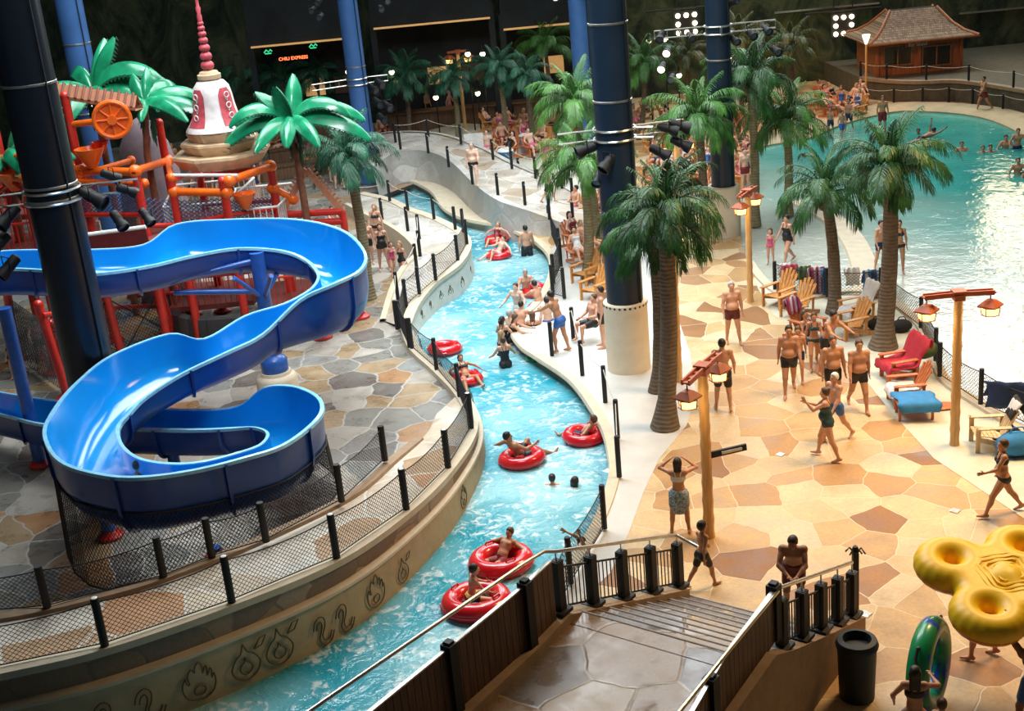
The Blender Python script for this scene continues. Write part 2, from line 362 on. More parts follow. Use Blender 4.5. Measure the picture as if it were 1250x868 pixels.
# plazas
far=[Vector((60,-10,0)),Vector((60,76,0)),Vector((-45,76,0))]
right=[Vector((p.x,p.y,0)) for p in RB]
top=right[0]
GZ=0.0
plaza=[ (p.x+NR[i].x*.1,p.y+NR[i].y*.1) for i,p in enumerate(RB)]
pw=[(1500,560),(1300,548),(1250,528),(1196,496),(1150,462),(1127,405),(1100,378),(1075,362),(1040,357),(1010,361),(975,366),(942,354),(915,322),(903,285),(905,245),(912,215),(915,190),(930,178),(985,168),(1030,150),(1088,136),(1130,135),(1180,139),(1215,147),(1250,163),(1320,200),(1420,260)]
PB=[G(x,y,0) for x,y in pw]
PBs=catmull([tuple(p) for p in PB],4)
poly=plaza+[(-2.0,9.0),(30,9.0)]+[(p.x,p.y) for p in PBs if True]+[(60,50),(60,80),(-2.5,80)]
mb=MB(); mb.slab(poly,0.0); struct(mb,'floor_right_plaza','gold_stone')
# left court floor
LC=[(a.x-NL[i].x*.0,a.y-NL[i].y*.0) for i,a in enumerate(LB)]+[(a.x,a.y) for a in LB2]+[(-2.6,58.3),(-2.5,80),(-60,80),(-60,12),(-12,12)]
mb=MB(); mb.slab(LC,-.02); struct(mb,'floor_left_court','grey_stone')
# concrete strips on the right plaza
st=[(p.x+NR[i].x*.26,p.y+NR[i].y*.26) for i,p in enumerate(RB)][12:]
st=[p for p in st if p[1]>20.5]
edge=[(700,742),(745,700),(768,650),(786,600),(805,560),(838,520),(850,480),(842,430),(828,390),(812,350),(800,300),(775,270),(730,262)]
e2=[(G(x,y).x,G(x,y).y) for x,y in edge]
mb=MB(); mb.slab([(p.x+NR[i].x*.26,p.y+NR[i].y*.26) for i,p in enumerate(RB) if i>=38 and p.y>20.5]+e2,.008); struct(mb,'trim_riverside_strip','concrete')
e3=[(925,352),(945,385),(1000,415),(1045,450),(1085,500),(1140,560),(1200,600),(1260,640),(1330,680)]
mb=MB(); mb.slab([(p.x,p.y) for p in PBs[8:48]]+[(G(x,y).x,G(x,y).y) for x,y in e3],.008); struct(mb,'trim_poolside_strip','strip')
# pool kerb, apron
PK=PBs[0:49]; struct(profile_sweep(PK,[(-.12,-.2),(-.12,.09),(.14,.09),(.14,-.6)]),'trim_pool_kerb','curb')
M['tan_deck']=stucco('tan_deck_coating',(.40,.31,.17),.2,.6,.15,1.2)
PK2=PBs[68:]; struct(profile_sweep(PK2,[(-1.6,.02),(-1.5,.12),(-.1,.12),(.1,.0),(.1,-.6)]),'trim_pool_far_deck','tan_deck',smooth=True)
wade=pxpath([(1058,362),(1056,330),(1045,300),(1026,276),(1000,258),(975,246)],-.04,6)
struct(profile_sweep(wade,[(-.42,-.05),(-.38,.06),(.38,.06),(.42,-.05)]),'trim_wading_ledge','curb')
mb=MB(); mb.slab([(p.x,p.y) for p in PBs]+[(75,40),(75,10)],-.9); struct(mb,'floor_pool_basin','riverbed')
mb=MB(); mb.slab([(p.x,p.y) for p in PBs]+[(75,45),(75,10),(35,10)],-.07); solo(mb,'pool_water','pool','pale green wave pool water with glittering ripples at right','water',kind='stuff')
# river water + bed
wl=[(p.x+NL[i].x*.2,p.y+NL[i].y*.2) for i,p in enumerate(LB)]+[(p.x+NL2[i].x*.1,p.y+NL2[i].y*.1) for i,p in enumerate(LB2)]
rl=[(p.x+.1*NR[i].x,p.y+.1*NR[i].y) for i,p in enumerate(RB)]
mb=MB(); mb.slab(wl+rl,WZ); solo(mb,'river_water','river','turquoise rippling water filling the winding lazy river channel','water',kind='stuff')
mb=MB(); mb.slab([(p[0],p[1]) for p in wl+rl],-1.3); struct(mb,'floor_riverbed','riverbed')
# raised ramp behind the river (rock wall)
Fp=[(452,205,1.2),(480,187,1.3),(520,184,1.3),(553,197,1.2),(583,225,1.1),(612,245,1.0),(650,258,.8),(688,272,.5),(712,284,.15)]
Bp=[(440,170,1.2),(480,162,1.3),(535,164,1.3),(585,180,1.2),(625,200,1.1),(660,215,1.0),(695,232,.8),(722,248,.5),(742,262,.15)]
FR=pxpath(Fp,None,8); BR=pxpath(Bp,None,8); mb=MB(); mb.grid([[a,b] for a,b in zip(FR,BR)]); struct(mb,'floor_ramp','pale_stone',smooth=True)
struct(profile_sweep(FR,lambda i:[(.30,-FR[i].z-.4),(.12,-.1),(.14,.04),(-.14,.05)]),'wall_ramp_rock','rockwall',smooth=True)
struct(profile_sweep(BR,lambda i:[(.1,.05),(-.12,.05),(-.14,-BR[i].z-.05)]),'wall_ramp_back','rockwall')
mb=MB(); mb.slab([(p.x+NR[i].x*.26,p.y+NR[i].y*.26) for i,p in enumerate(RB[:30])]+[(p.x,p.y) for p in FR[8:60][::-1]],.006); struct(mb,'trim_upper_river_shelf','curb')
# room shell
mb=MB(); mb.box((5,73.3,13),(130,.5,26)); struct(mb,'wall_back','mural')
mb=MB(); mb.box((-52,35,13),(.5,100,26)); struct(mb,'wall_left','wall_dark')
mb=MB(); mb.box((62,35,13),(.5,100,26)); struct(mb,'wall_right','wall_dark')
mb=MB(); mb.box((5,35,26.2),(130,100,.4)); struct(mb,'ceiling','wall_dark')
M['nosing']=stucco('nosing_highlight',(.33,.265,.20),.2,.4)  # step-edge highlight put into a lighter stone colour
# ================= carved motifs, fences, stairs, columns =================
def wallpoint(px,z,off=.285):
    """point on the frieze face whose picture column is px"""
    best=None
    for i in range(len(LB)):
        q=LB[i]+NL[i]*off; q.z=z; d=abs(PX(q)[0]-px)
        if best is None or d<best[0]: best=(d,i)
    i=best[1]; q=LB[i]+NL[i]*off; q.z=z
    j=i+1 if PX(LB[min(i+1,len(LB)-1)]+NL[min(i+1,len(LB)-1)]*off)[0]>px else i-1
    j=max(0,min(len(LB)-1,j))
    a=PX(q)[0]; q2=LB[j]+NL[j]*off; q2.z=z; b=PX(q2)[0]
    t=0 if abs(b-a)<1e-6 else max(-1,min(1,(px-a)/(b-a)))
    p=q.lerp(q2,t); tg=(LB[min(i+1,len(LB)-1)]-LB[max(i-1,0)]); tg.z=0; tg.normalize()
    return p,tg
def drop(n=20): return [((.17*math.sin(a)*(1 if True else 1))*(1-.25*max(0,math.cos(a))),-.04-.17*-math.cos(a)+ (.10 if a<.2 or a>2*PI-.2 else 0)) for a in [2*PI*k/n for k in range(n+1)]]
flame=[(-.05,-.22),(-.15,-.17),(-.20,-.06),(-.19,.04),(-.15,.10),(-.14,.03),(-.11,.02),(-.12,.12),(-.07,.2),(-.03,.14),(-.02,.20),(.03,.26),(.07,.18),(.06,.10),(.10,.17),(.12,.16),(.11,.05),(.15,.12),(.17,.10),(.16,.0),(.19,.05),(.20,-.05),(.16,-.16),(.07,-.22),(-.05,-.22)]
squig=[(-.17,.02),(-.13,.13),(-.04,.18),(.03,.12),(.02,.0),(-.03,-.1),(-.01,-.19),(.07,-.2),(.13,-.1)]
squig2=[(-.12,.0),(-.09,.08),(-.04,.10),(-.02,.04),(-.05,-.06),(-.09,-.16),(-.03,-.26),(.10,-.25),(.17,-.12)]
leaf=[(-.10,-.06),(.02,-.04),(.10,.08),(.0,.07),(-.10,-.06)]
wallf=D.objects['wall_river_frieze']
def motif(kind,px,zc=.02,sc=1.0):
    p,tg=wallpoint(px,zc); mb=MB(); nn=Vector((tg.y,-tg.x,0))
    def dr(c,ox=0,oy=0,s=1,sm=True):
        pts=[p+tg*((x*s+ox)*sc)+Vector((0,0,(y*s+oy)*sc))+nn*.0 for x,y in c]
        mb.tube(catmull([tuple(q) for q in pts],3) if sm else pts,.011*max(.8,sc),5)
    if kind=='flame': dr(flame,s=1.15); dr([(.08*math.cos(a),-.12+.07*math.sin(a)) for a in [k*PI/6 for k in range(13)]])
    elif kind=='drop': dr(drop(),s=1.25); dr(drop(),s=.55,oy=-.06); dr(leaf,ox=.25,oy=.2,sm=False)
    elif kind=='squig': dr(squig,s=1.15); dr(squig2,s=1.15)
    o=mb.build('carved_motif','inkl',wallf); return o
for k,x in [('drop',28),('squig',133),('squig',183),('flame',243),('drop',300),('drop',341),('squig',395),('squig',421),('flame',459),('drop',492),('drop',514),('squig',537),('squig',550),('flame',566),('drop',577)]:
    motif(k,x,.12 if x<350 else .05 if x<480 else -.02,1.28 if x<350 else 1.15 if x<480 else .95)
wf2=D.objects['wall_river_far_frieze']
for j,(k,x) in enumerate([('squig',508),('squig',517),('drop',529),('drop',543),('flame',556),('squig',566)]):
    best=min(range(len(LB2)),key=lambda i:abs(PX(LB2[i])[0]-x) if i<34 else 1e9); i=best
    p=LB2[i]+NL2[i]*.175; p.z=-.02; tg=(LB2[i+1]-LB2[max(i-1,0)]); tg.z=0; tg.normalize(); mb=MB()
    cs={'squig':[(squig,1),(squig2,1)],'drop':[(drop(),1.1),(drop(),.5)],'flame':[(flame,1)]}[k]
    for c,s in cs: mb.tube([p+tg*a*s*.8+Vector((0,0,b*s*.8)) for a,b in c],.012,4)
    mb.build('carved_motif','inkl',wf2)
# ---- fences: posts, net and rope
def net_panel(mb,a,b,za,zb,h,pitch=.1,sag=.10,r=.0055,bottom=.04):
    L=(Vector((b.x,b.y,0))-Vector((a.x,a.y,0))).length
    def pt(s,t):
        p=a.lerp(b,s/L); z=za+(zb-za)*s/L; top=h-sag*4*(s/L)*(1-s/L)*min(1,L/1.6)
        return Vector((p.x,p.y,z+bottom+(top-bottom)*t))
    n=int((L+h)/pitch)
    for k in range(n+1):
        s0=k*pitch-h
        for sg in (1,-1):
            e=[]
            for t in (0,.5,1):
                s=s0+h*t if sg==1 else s0+h*(1-t)
                e.append((s,t))
            pts=[]
            for q in range(2):
                (sa,ta),(sb,tb)=e[q],e[q+1]
                lo,hi=0.0,1.0
                for (u0,u1) in ((sa,sb),):
                    if u1!=u0:
                        x0=(0-u0)/(u1-u0); x1=(L-u0)/(u1-u0); lo=max(lo,min(x0,x1)); hi=min(hi,max(x0,x1))
                if hi-lo>1e-3:
                    A=pt(sa+(sb-sa)*lo,ta+(tb-ta)*lo); B=pt(sa+(sb-sa)*hi,ta+(tb-ta)*hi); wire(mb,A,B,r)
def wire(mb,A,B,r):
    d=(B-A); 
    if d.length<1e-3: return
    d.normalize(); x=d.cross(Vector((.3,.5,.81))).normalized(); y=d.cross(x)
    c=[x*r,(-x*.5+y*.866)*r,(-x*.5-y*.866)*r]
    mb.add([A+v for v in c]+[B+v for v in c],[(0,1,4,3),(1,2,5,4),(2,0,3,5)])
def fence(name,label,posts,h=.88,net=True,pr=.058,ropes=1,group=None,pitch=.1,capw=False,sag=.09,between=True,cat='fence'):
    P=[G(*p) for p in posts]; c=sum(P,Vector())/len(P); c.z=min(p.z for p in P)
    t=thing(name,label,cat,c,0,group)
    pm=MB()
    for p in P:
        m=MB(); m.lathe([(pr,0),(pr,h-.01),(pr*.9,h+.02)],p,10)
        o=m.build('post','black',t,True)
        if capw: m=MB(); m.lathe([(pr*.75,h+.021),(pr*.5,h+.03)],p,10); m.build('post_cap','white',o)
    if between:
        nm=MB(); rm=MB()
        for a,b in zip(P[:-1],P[1:]):
            L=(b-a).length
            if L>6: continue
            if net: net_panel(nm,a,b,a.z,b.z,h-.06,pitch,sag)
            pts=[]
            for k in range(9):
                s=k/8; q=a.lerp(b,s); pts.append(Vector((q.x,q.y,a.z+(b.z-a.z)*s+h-.06-sag*4*s*(1-s)*min(1,L/1.6))))
            rm.tube(pts,.012,5)
            if net or ropes>1:
                rm.tube([Vector((p.x,p.y,p.z)) for p in (a+Vector((0,0,.05)),b+Vector((0,0,.05)))],.012,5)
        if nm.v: nm.build('net','blackm',t)
        rm.build('top_rope','rope' if not net else 'blackm',t)
    return t
zt=lambda L:[(x,y,z+.03) for x,y,z in L]
fence('net_fence','black netted fence along the outer edge of the left walkway, above the carved frieze',zt([(-60,828,1.28),(128,788,1.24),(283,735,1.18),(411,681,1.03),(496,622,.83),(547,571,.66),(575,523,.40)]),capw=True,pr=.072)
fence('net_fence','black netted rope fence on the brown inner curb between the walkway and the blue slide',zt([(-60,752,1.3),(58,742,1.3),(200,705,1.24),(259,681,1.2),(325,661,1.14),(417,612,.98),(470,562,.78)]),h=.8,pr=.072)
fence('net_fence','black netted fence on the low curb of the left court, beside the river bend',[(576,521,.30),(561,484,.21),(533,451,.13),(503,425,.13)],h=.88)
fence('net_fence','short black netted fence where the left court meets the far frieze wall',[(500,424,.13),(489,401,.12),(496,375,.3)],h=.85)
fence('net_fence','black netted fence on top of the pale far frieze wall with the carved drops',[(496,374,.33),(512,359,.5),(532,342,.58),(559,318,.63),(570,298,.63),(566,284,.62)],h=.85,pitch=.14)
fence('rope_fence','black post and rope fence on the inner side of the far walkway, beyond the frieze',[(485,402,.05),(486,366,.4),(509,330,.55),(513,313,.6),(512,292,.6),(498,282,.6),(467,270,.5)],net=False)
fence('rope_fence','black post and rope fence on the far left bank of the upper river',[(556,281,.6),(530,268,.57),(498,257,.53),(476,246,.47),(440,252,.3)],h=.85,net=False)
fence('rope_fence','black post and rope fence along the rock wall edge of the raised ramp',[(489,182,1.33),(523,187,1.33),(548,204,1.24),(577,225,1.15),(608,239,1.05),(641,250,.9),(671,268,.72),(700,276,.35)],net=False,h=.85)
fence('rope_fence','black post and rope fence along the far side of the raised ramp',[(483,174,1.3),(523,167,1.35),(563,176,1.3),(602,195,1.2),(625,206,1.1),(654,218,1.0),(686,230,.85),(699,245,.7)],net=False,h=.85)
fence('rope_fence','black post and rope fence across the terrace behind the raised ramp',[(613,205,.4),(634,218,.4),(658,233,.4),(677,238,.3)],net=False,h=.85)
fence('rope_fence','black post and rope fence on the right river bank by the wooden chairs',[(671,282,.05),(683,312,.05),(685,325,.05),(676,346,.05),(675,360,.05),(689,364,.05)],h=.95)
fence('rope_fence','black post and rope fence along the pale peninsula between the river and the big column',[(674,434,.02),(700,415,.02),(711,458,.02),(739,491,.02),(754,535,.05),(756,582,.05)],h=.95,net=False,ropes=1)
fence('net_fence','black netted fence on the right river bank beside the stairs',[(738,645,.05),(697,712,.05),(668,765,.05)],h=.95)
fence('net_fence','black netted fence along the wave pool kerb behind the towels and chairs',[(946,353,.09),(1010,362,.09),(1075,362,.09),(1124,400,.09),(1142,440,.09),(1147,459,.09),(1197,493,.09),(1265,524,.09),(1340,540,.09)],h=.85,pitch=.11)
# ---- stairs
S0=Vector((2.75,20.7,0)); SU=Vector((-.6,-.8,0)); SW=Vector((.8,-.6,0)); SWID=2.75
TR,RI,NS=.375,.17,10
mb=MB()
for k in range(NS):
    a=S0+SU*(k*TR)-SW*.05; b=S0+SU*((k+1)*TR+.02)-SW*.05
    if k<NS-1 or True:
        q=[a,a+SW*SWID,b+SW*SWID,b]; z=(k+1)*RI
        vs=[Vector((v.x,v.y,z)) for v in q]+[Vector((v.x,v.y,-.05)) for v in q]
        mb.add(vs,[(0,1,2,3),(0,4,5,1),(1,5,6,2),(3,7,4,0)])
struct(mb,'floor_stairs','stair_stone')
mb=MB()
for k in range(NS):
    a=S0+SU*(k*TR)-SW*.05+Vector((0,0,(k+1)*RI-.005)); mb.tube([a,a+SW*SWID],.022,8)
struct(mb,'trim_stair_nosings','nosing')
ZL=NS*RI
T0=S0+SU*(NS*TR); 
mb=MB(); mb.slab([(T0.x-.04,T0.y+.03),(T0.x+SW.x*SWID,T0.y+SW.y*SWID),(2.2,13.2),(.6,10.8),(-2.8,10.8),(-3.2,12.9),(-1.25,15.45)],ZL,-.1); struct(mb,'floor_landing','stair_stone')
M['paver']=stucco('brown_cast_curb',(.36,.25,.15),.2)
# left stepped curb under the balustrade
cl0=S0-SW*.16; cpath=[cl0+Vector((0,0,.30)),T0-SW*.16+Vector((0,0,ZL+.15)),Vector((-.16,16.95,ZL+.15)),Vector((-1.2,15.5,ZL+.15)),Vector((-3.4,12.6,ZL+.15))]
mb=MB(); N5=normals([Vector(p) for p in cpath]); rows=[]
for p,n in zip(cpath,N5):
    rows.append([p-n*.17+Vector((0,0,-p.z)),p-n*.17,p+n*.17,p+n*.17+Vector((0,0,-p.z))])
mb.grid(rows); mb.add(rows[0],[(0,1,2,3)]); struct(mb,'wall_stair_left_curb','paver')
# right retaining wall
r0=Vector((5.5,19.35,.35)); rp=[Vector((5.32,19.18,.42)),Vector((4.4,17.95,.95)),Vector((3.55,16.72,1.55)),Vector((3.2,16.2,1.85)),Vector((2.4,15.0,1.85)),Vector((.9,12.2,1.85))]
mb=MB(); N6=normals(rp); rows=[]
for p,n in zip(rp,N6): rows.append([p+n*-.17+Vector((0,0,-p.z)),p-n*.17,p-n*.17+Vector((0,0,-.0)),p+n*.17,p+n*.17+Vector((0,0,-p.z))])
mb.grid(rows); mb.add(rows[0],[(0,1,3,4)]); struct(mb,'wall_stair_right','curb_brown')
# balustrades
def baluster_post(t,p,h,wd=.15):
    m=MB()
    m.box((p.x,p.y,p.z+.04),(wd*1.9,wd*1.9,.06),rz=.9); m.box((p.x,p.y,p.z+h/2),(wd,wd,h),rz=.9); m.box((p.x,p.y,p.z+h*.97),(wd*.7,wd*.7,h*.08),rz=.9)
    o=m.build('post','black',t)
    m=MB(); m.tube([p+Vector((0,0,h)),p+Vector((0,0,h+.16))],.014,6); m.build('rail_bracket','steel',o)
def rail_section(name,label,pts,zb,h,rail,nb=8):
    c=Vector(pts[0]); t=thing(name,label,'railing',(c.x,c.y,c.z))
    P=[Vector(p) for p in pts]
    for p in P: baluster_post(t,p,h)
    m=MB()
    for a,b in zip(P[:-1],P[1:]):
        n=nb
        for k in range(1,n):
            q=a.lerp(b,k/n); m.tube([q+Vector((0,0,.10)),q+Vector((0,0,h-.12))],.011,5)
        for zz in (.10,h-.12): m.beam(a+Vector((0,0,zz)),b+Vector((0,0,zz)),.02,.03)
    m.build('baluster','black',t)
    m=MB(); m.tube([Vector(q) for q in rail],.03,10); m.build('handrail','steel',t,True)
    return t
bl=[]
for k in range(5):
    s=.02+k*.245; q=cpath[0].lerp(cpath[1],s); bl.append((q.x,q.y,q.z))
bl=bl[::-1]
top=lambda p,d:(p[0],p[1],p[2]+d)
rl_=[(-2.73-1.5,14.18-1.75,3.12),(-2.73,14.18,3.12),(-.13,17.12,3.12),(.2,17.7,2.98)]+[top(p,1.06) for p in bl]+[tuple(G(852,668,1.32))]
rail_section('stair_balustrade','black post balustrade with steel handrail on the curb at the left of the stairs',bl,0,.9,rl_)
def wallpt(t): 
    a=rp[0].lerp(rp[2],t); return a
br=[wallpt(1.0),wallpt(.75),wallpt(.5),wallpt(.27),wallpt(.06)]
rl2=[tuple(G(800,905,2.95)),tuple(G(880,806,2.95)),tuple(G(931,744,2.75))]+[tuple(p+Vector((0,0,1.02))) for p in br]
rail_section('stair_balustrade','black post balustrade with steel handrail on the brown wall at the right of the stairs',[tuple(p) for p in br],0,.84,rl2)
def plank_wall(name,label,pts,zb,zt_,posts,th=.05):
    c=Vector(pts[0]); t=thing(name,label,'fence',(c.x,c.y,zb)); m=MB(); m2=MB()
    for a,b in zip(pts[:-1],pts[1:]):
        a=Vector(a+(0,));b=Vector(b+(0,)); L=(b-a).length; n=int(L/.14); d=(b-a).normalized(); ang=math.atan2(d.y,d.x)
        for k in range(n):
            q=a+d*((k+.5)*L/n); h=zt_-zb+.015*((k*7)%3); m.box((q.x,q.y,zb+h/2),(L/n-.012,th,h),rz=ang)
        m2.beam(a+Vector((0,0,zt_+.03)),b+Vector((0,0,zt_+.03)),.055,.025)
    m.build('plank_panel','plank',t); m2.build('cap_rail','steel',t)
    for p in posts:
        m=MB(); m.box((p[0],p[1],(zb+zt_+.1)/2),(.17,.17,zt_-zb+.1),rz=.9); m.box((p[0],p[1],zt_+.08),(.11,.11,.12),rz=.9); m.build('post','black',t)
    return t
plank_wall('plank_fence','dark vertical plank fence with pale top rail left of the landing, over the river',[(.28,17.62),(-.13,16.98),(-1.2,15.55),(-3.4,12.65)],ZL+.13,2.83,[(-.13,16.95),(-1.22,15.5),(-2.6,13.65)])
plank_wall('plank_fence','dark vertical plank fence right of the landing, under the lower right handrail',[(3.4,16.55),(3.15,16.15),(2.4,15.0),(1.0,12.4)],1.8,2.6,[(3.42,16.6),(2.15,14.5)])
# tall post with hooks, bin
q=G(1044,752,0); m=MB(); m.box((q.x,q.y,.62),(.10,.10,1.24)); t=thing('notice_post','tall black post with a spiky top at the foot of the right balustrade','post',tuple(q))
m.build('post','black',t); m=MB()
for a in range(5): m.tube([q+Vector((0,0,1.22)),q+Vector((.10*math.cos(a*1.3),.10*math.sin(a*1.3),1.32)),q+Vector((.17*math.cos(a*1.3),.15*math.sin(a*1.3),1.2+.02*a))],.016,6)
m.lathe([(.05,1.22),(.07,1.28),(.04,1.36)],q,8); m.build('hook_top','black',t)
q=G(1046,850,0); t=thing('litter_bin','tall round dark green litter bin beside the wall at the right of the stairs','bin',tuple(q)); M['bin']=mat('dark_green_plastic',(.008,.014,.012),.6)
m=MB(); m.lathe([(.25,0),(.27,.02),(.30,.9),(.31,.93)],q,28); m.build('bin_body','bin',t,True)
m=MB(); m.lathe([(.315,.90),(.33,.96),(.30,1.04),(.22,1.06),(.20,.98),(.19,.9)],q,28,cap=False); m.build('bin_lid','bin',t,True)
m=MB(); m.lathe([(.19,.88),(.0001,.88)],q,20,cap=False); m.build('bin_opening','black',t)
# ---- columns
def spotlight(t,p,d,s=1.0,lens=False):
    d=Vector(d).normalized(); z=d; a=Vector((0,0,1)) if abs(z.z)<.9 else Vector((1,0,0)); x=z.cross(a).normalized(); y=z.cross(x); R=Matrix((x,y,z)).transposed()
    m=MB(); m.lathe([(.05*s,-.30*s),(.10*s,-.27*s),(.11*s,-.05*s),(.10*s,0),(.14*s,.10*s),(.145*s,.2*s),(.12*s,.2*s),(.11*s,.14*s)],p,14,R=R,cap=False); m.lathe([(.0001,-.3*s),(.05*s,-.3*s)],p,14,R=R,cap=False)
    m.tube([p+x*.13*s,p+x*.14*s+Vector((0,0,.22*s)),p-x*.14*s+Vector((0,0,.22*s)),p-x*.13*s],.012*s,6)
    o=m.build('spotlight','black',t,True)
    m=MB(); m.lathe([(.115*s,.15*s),(.0001,.15*s)],p,14,R=R,cap=False); m.build('lens','lamp_on' if lens else 'glass',o)
M['lamp_on']=mat('lit_lens',(1,.86,.6),.4,emit=4); M['glass']=mat('dark_lens_glass',(.05,.06,.08),.08)
M['lantern_glow']=mat('lantern_glass_lit',(1,.66,.18),.4,emit=3.2)
def column(label,foot,rs,m_,base=None,bands=(3,6,9,12),cables=2,H=25.9,lean=0):
    c=Vector(foot); t=thing('steel_column',label,'column',tuple(c))
    z0=c.z
    if base:
        m=MB(); br_,bh=base; m.lathe([(br_,0),(br_,bh-.03),(br_-.03,bh),(br_-.12,bh),(br_-.12,bh-.12),(rs,bh-.12)],c,40,cap=False); m.build('concrete_base','base_conc',t,True); z0=c.z+bh-.12
    m=MB(); m.lathe([(rs,0),(rs,H-z0)],(c.x,c.y,z0),40); m.build('shaft',m_,t,True)
    if base:
        m=MB()
        for k in range(26): a=k*2*PI/26; m.ball((c.x+math.cos(a)*(rs+.06),c.y+math.sin(a)*(rs+.06),z0+.05),(.06,.06,.05),6,4)
        m.build('base_packing',M['col_blue'] if m_!='black' else 'black',t)
    for z in bands:
        m=MB(); m.lathe([(rs+.002,z-.03),(rs+.02,z-.02),(rs+.02,z+.02),(rs+.002,z+.03)],(c.x,c.y,0),32,cap=False); m.build('clamp_band','steel',t,True)
    for k in range(cables):
        a=-1.2+k*1.5+rs; m=MB(); m.tube([(c.x+math.cos(a)*(rs+.03),c.y+math.sin(a)*(rs+.03),z0),(c.x+math.cos(a)*(rs+.03),c.y+math.sin(a)*(rs+.03),H)],.022,6); m.build('conduit','steel' if k else 'black',t)
    return t,c,rs
def rig(label,c,rs,z,arms,spots,truss=True,cat='stage lights'):
    t=thing('light_rig',label,cat,(c.x,c.y,z))
    m=MB(); m.torus((c.x,c.y,z),rs+.05,.03,30,6); m.torus((c.x,c.y,z-.25),rs+.05,.03,30,6)
    m.build('mounting_ring','steel',t,True)
    for (ax,ay,L) in arms:
        d=Vector((ax,ay,0)).normalized(); a=Vector((c.x,c.y,z))+d*rs; b=a+d*L
        m=MB(); m.tube([a,b],.025,6); m.tube([a-Vector((0,0,.25)),b-Vector((0,0,.25))],.025,6)
        n=max(2,int(L/.4))
        for k in range(n+1): q=a.lerp(b,k/n); m.tube([q,q-Vector((0,0,.25))],.014,5)
        m.build('truss_arm','steel',t,True)
    for (x,y,zz,dx,dy,dz,s,on) in spots: spotlight(t,Vector((c.x+x,c.y+y,z+zz)),(dx,dy,dz),s,on)
    return t
M['nearblack_paint']=mat('near_black_navy_paint',(.008,.013,.022),.32,var=.1)
lc=G(137,577,0); column('thick near-black column rising in front of the slide entry at the left edge',(lc.x,lc.y,-.02),.56,'nearblack_paint',None,(6.7,7.0,9.2),2)
R_=random.Random(3)
rig('cluster of black stage lamps clamped around the near-black column at the left',lc,.56,6.9,[(-1,-.25,1.5),(1,.1,1.3)],
  [(-1.0,-.3,-.5,-.5,-.6,-.5,1.25,0),(-1.5,-.3,-.55,-.7,-.5,-.4,1.25,0),(-1.9,-.4,-.6,-.8,-.3,-.3,1.2,0),(-1.3,-.4,-1.05,-.5,-.5,-.4,1.2,0),(-1.8,-.5,-1.1,-.7,-.3,-.4,1.2,0),(-1.2,-.4,-1.6,-.5,-.5,-.5,1.2,0),(-1.75,-.4,-1.65,-.6,-.5,-.5,1.2,0),(.9,0,-.3,.8,-.3,-.45,1.3,0),(1.3,.2,.1,.5,.4,-.4,.9,0),(1.6,.2,-.25,.7,.2,-.4,.9,0),(1.3,.1,-.9,.4,-.4,-.5,1,0),(1.9,.2,-.9,.4,-.4,-.5,.9,0)])
mc=G(768,449,0); column('big navy column standing in a tall cream concrete drum beside the river',(mc.x,mc.y,0),.47,'col_blue',(.57,1.88),(7.05,8.9),2)
rig('black stage lamps on a truss around the big navy column at mid height',mc,.47,6.35,[(-1,-.1,.95),(1,.15,1.3),(.9,-.3,.5)],
  [(-.75,-.1,-.45,-.9,-.2,-.25,1.2,0),(-.25,-.45,-.75,-.7,-.5,-.7,1.2,0),(-.5,0,-1.25,-.3,-.8,-.5,.9,0),(1.4,.2,-.2,.8,-.2,-.3,1.1,0),(1.7,.2,-.15,.8,-.2,-.3,1.1,0),(1.15,.1,-.75,.7,-.3,-.4,1.1,0),(1.7,.2,-.6,.7,-.3,-.4,1.1,0),(1.2,.1,-1.35,.7,-.4,-.5,1.1,0),(1.5,.1,-1.25,.7,-.4,-.5,1.1,0),(1.8,.1,-1.15,.7,-.4,-.5,1.1,0)])
c8=G(885,286,0); column('blue column in a cream concrete drum between the beach palms, right of the big navy column',(c8.x,c8.y,0),.40,'col_blue',(.55,1.75),(6.0,8.2),3)
rig('small lit lamps hanging from bars around the blue column beside the beach palms',c8,.40,7.1,[(-1,0,1.7),(1,0,1.5),(0,-1,.3)],
  [(-1.9,0,-.2,-.3,-.8,-.4,1,0),(-1.7,0,-.7,-.3,-.9,-.2,1.1,1),(-1.9,0,-1.2,-.3,-.9,-.2,1.1,1),(-1.6,0,-1.6,-.3,-.9,-.2,1,0),(-.9,0,-.3,.2,-.9,-.3,.9,0),(.5,-.3,-.5,.3,-.9,-.3,.9,0),(1.1,0,-.4,.3,-.9,-.3,1,0),(1.6,0,-.3,.3,-.9,-.3,1,0),(1.9,0,-1.0,.3,-.9,-.3,1,0),(.5,-.2,.7,.5,-.6,.3,.9,0)])
# distant columns
def farcol(px0,y0,px1,y1,D_,rs,label,m_,bands):
    # foot from the slope of the axis at distance D_
    r=RW@Vector((px0-CX,y0-CY,FPX)); t=D_/r.y; x=r.x*t
    return column(label,(x,D_,0),rs,m_,None,bands,1)
t,cA,_=farcol(708,40,0,0,57.5,.42,'bright blue distant column half hidden behind the big navy column','col_bright',(8,9.6))
rig('lit lamp rack on the left of the distant column behind the big navy column',cA,.42,8.9,[(-1,0,1.2),(1,0,.3)],[(-.9,-.1,-.5,-.2,-.9,-.2,1.2,1),(-1.0,-.1,-1.0,-.2,-.9,-.2,1.2,1),(-.9,-.1,-1.6,-.2,-.9,-.2,1.3,1),(.2,-.5,-.8,.1,-.9,-.2,1,0),(.2,-.5,-1.4,.1,-.9,-.2,1,0)])
t,cB,_=farcol(433,75,0,0,58,.42,'bright blue distant column left of centre behind the palms','col_bright',(5.1,8.6))
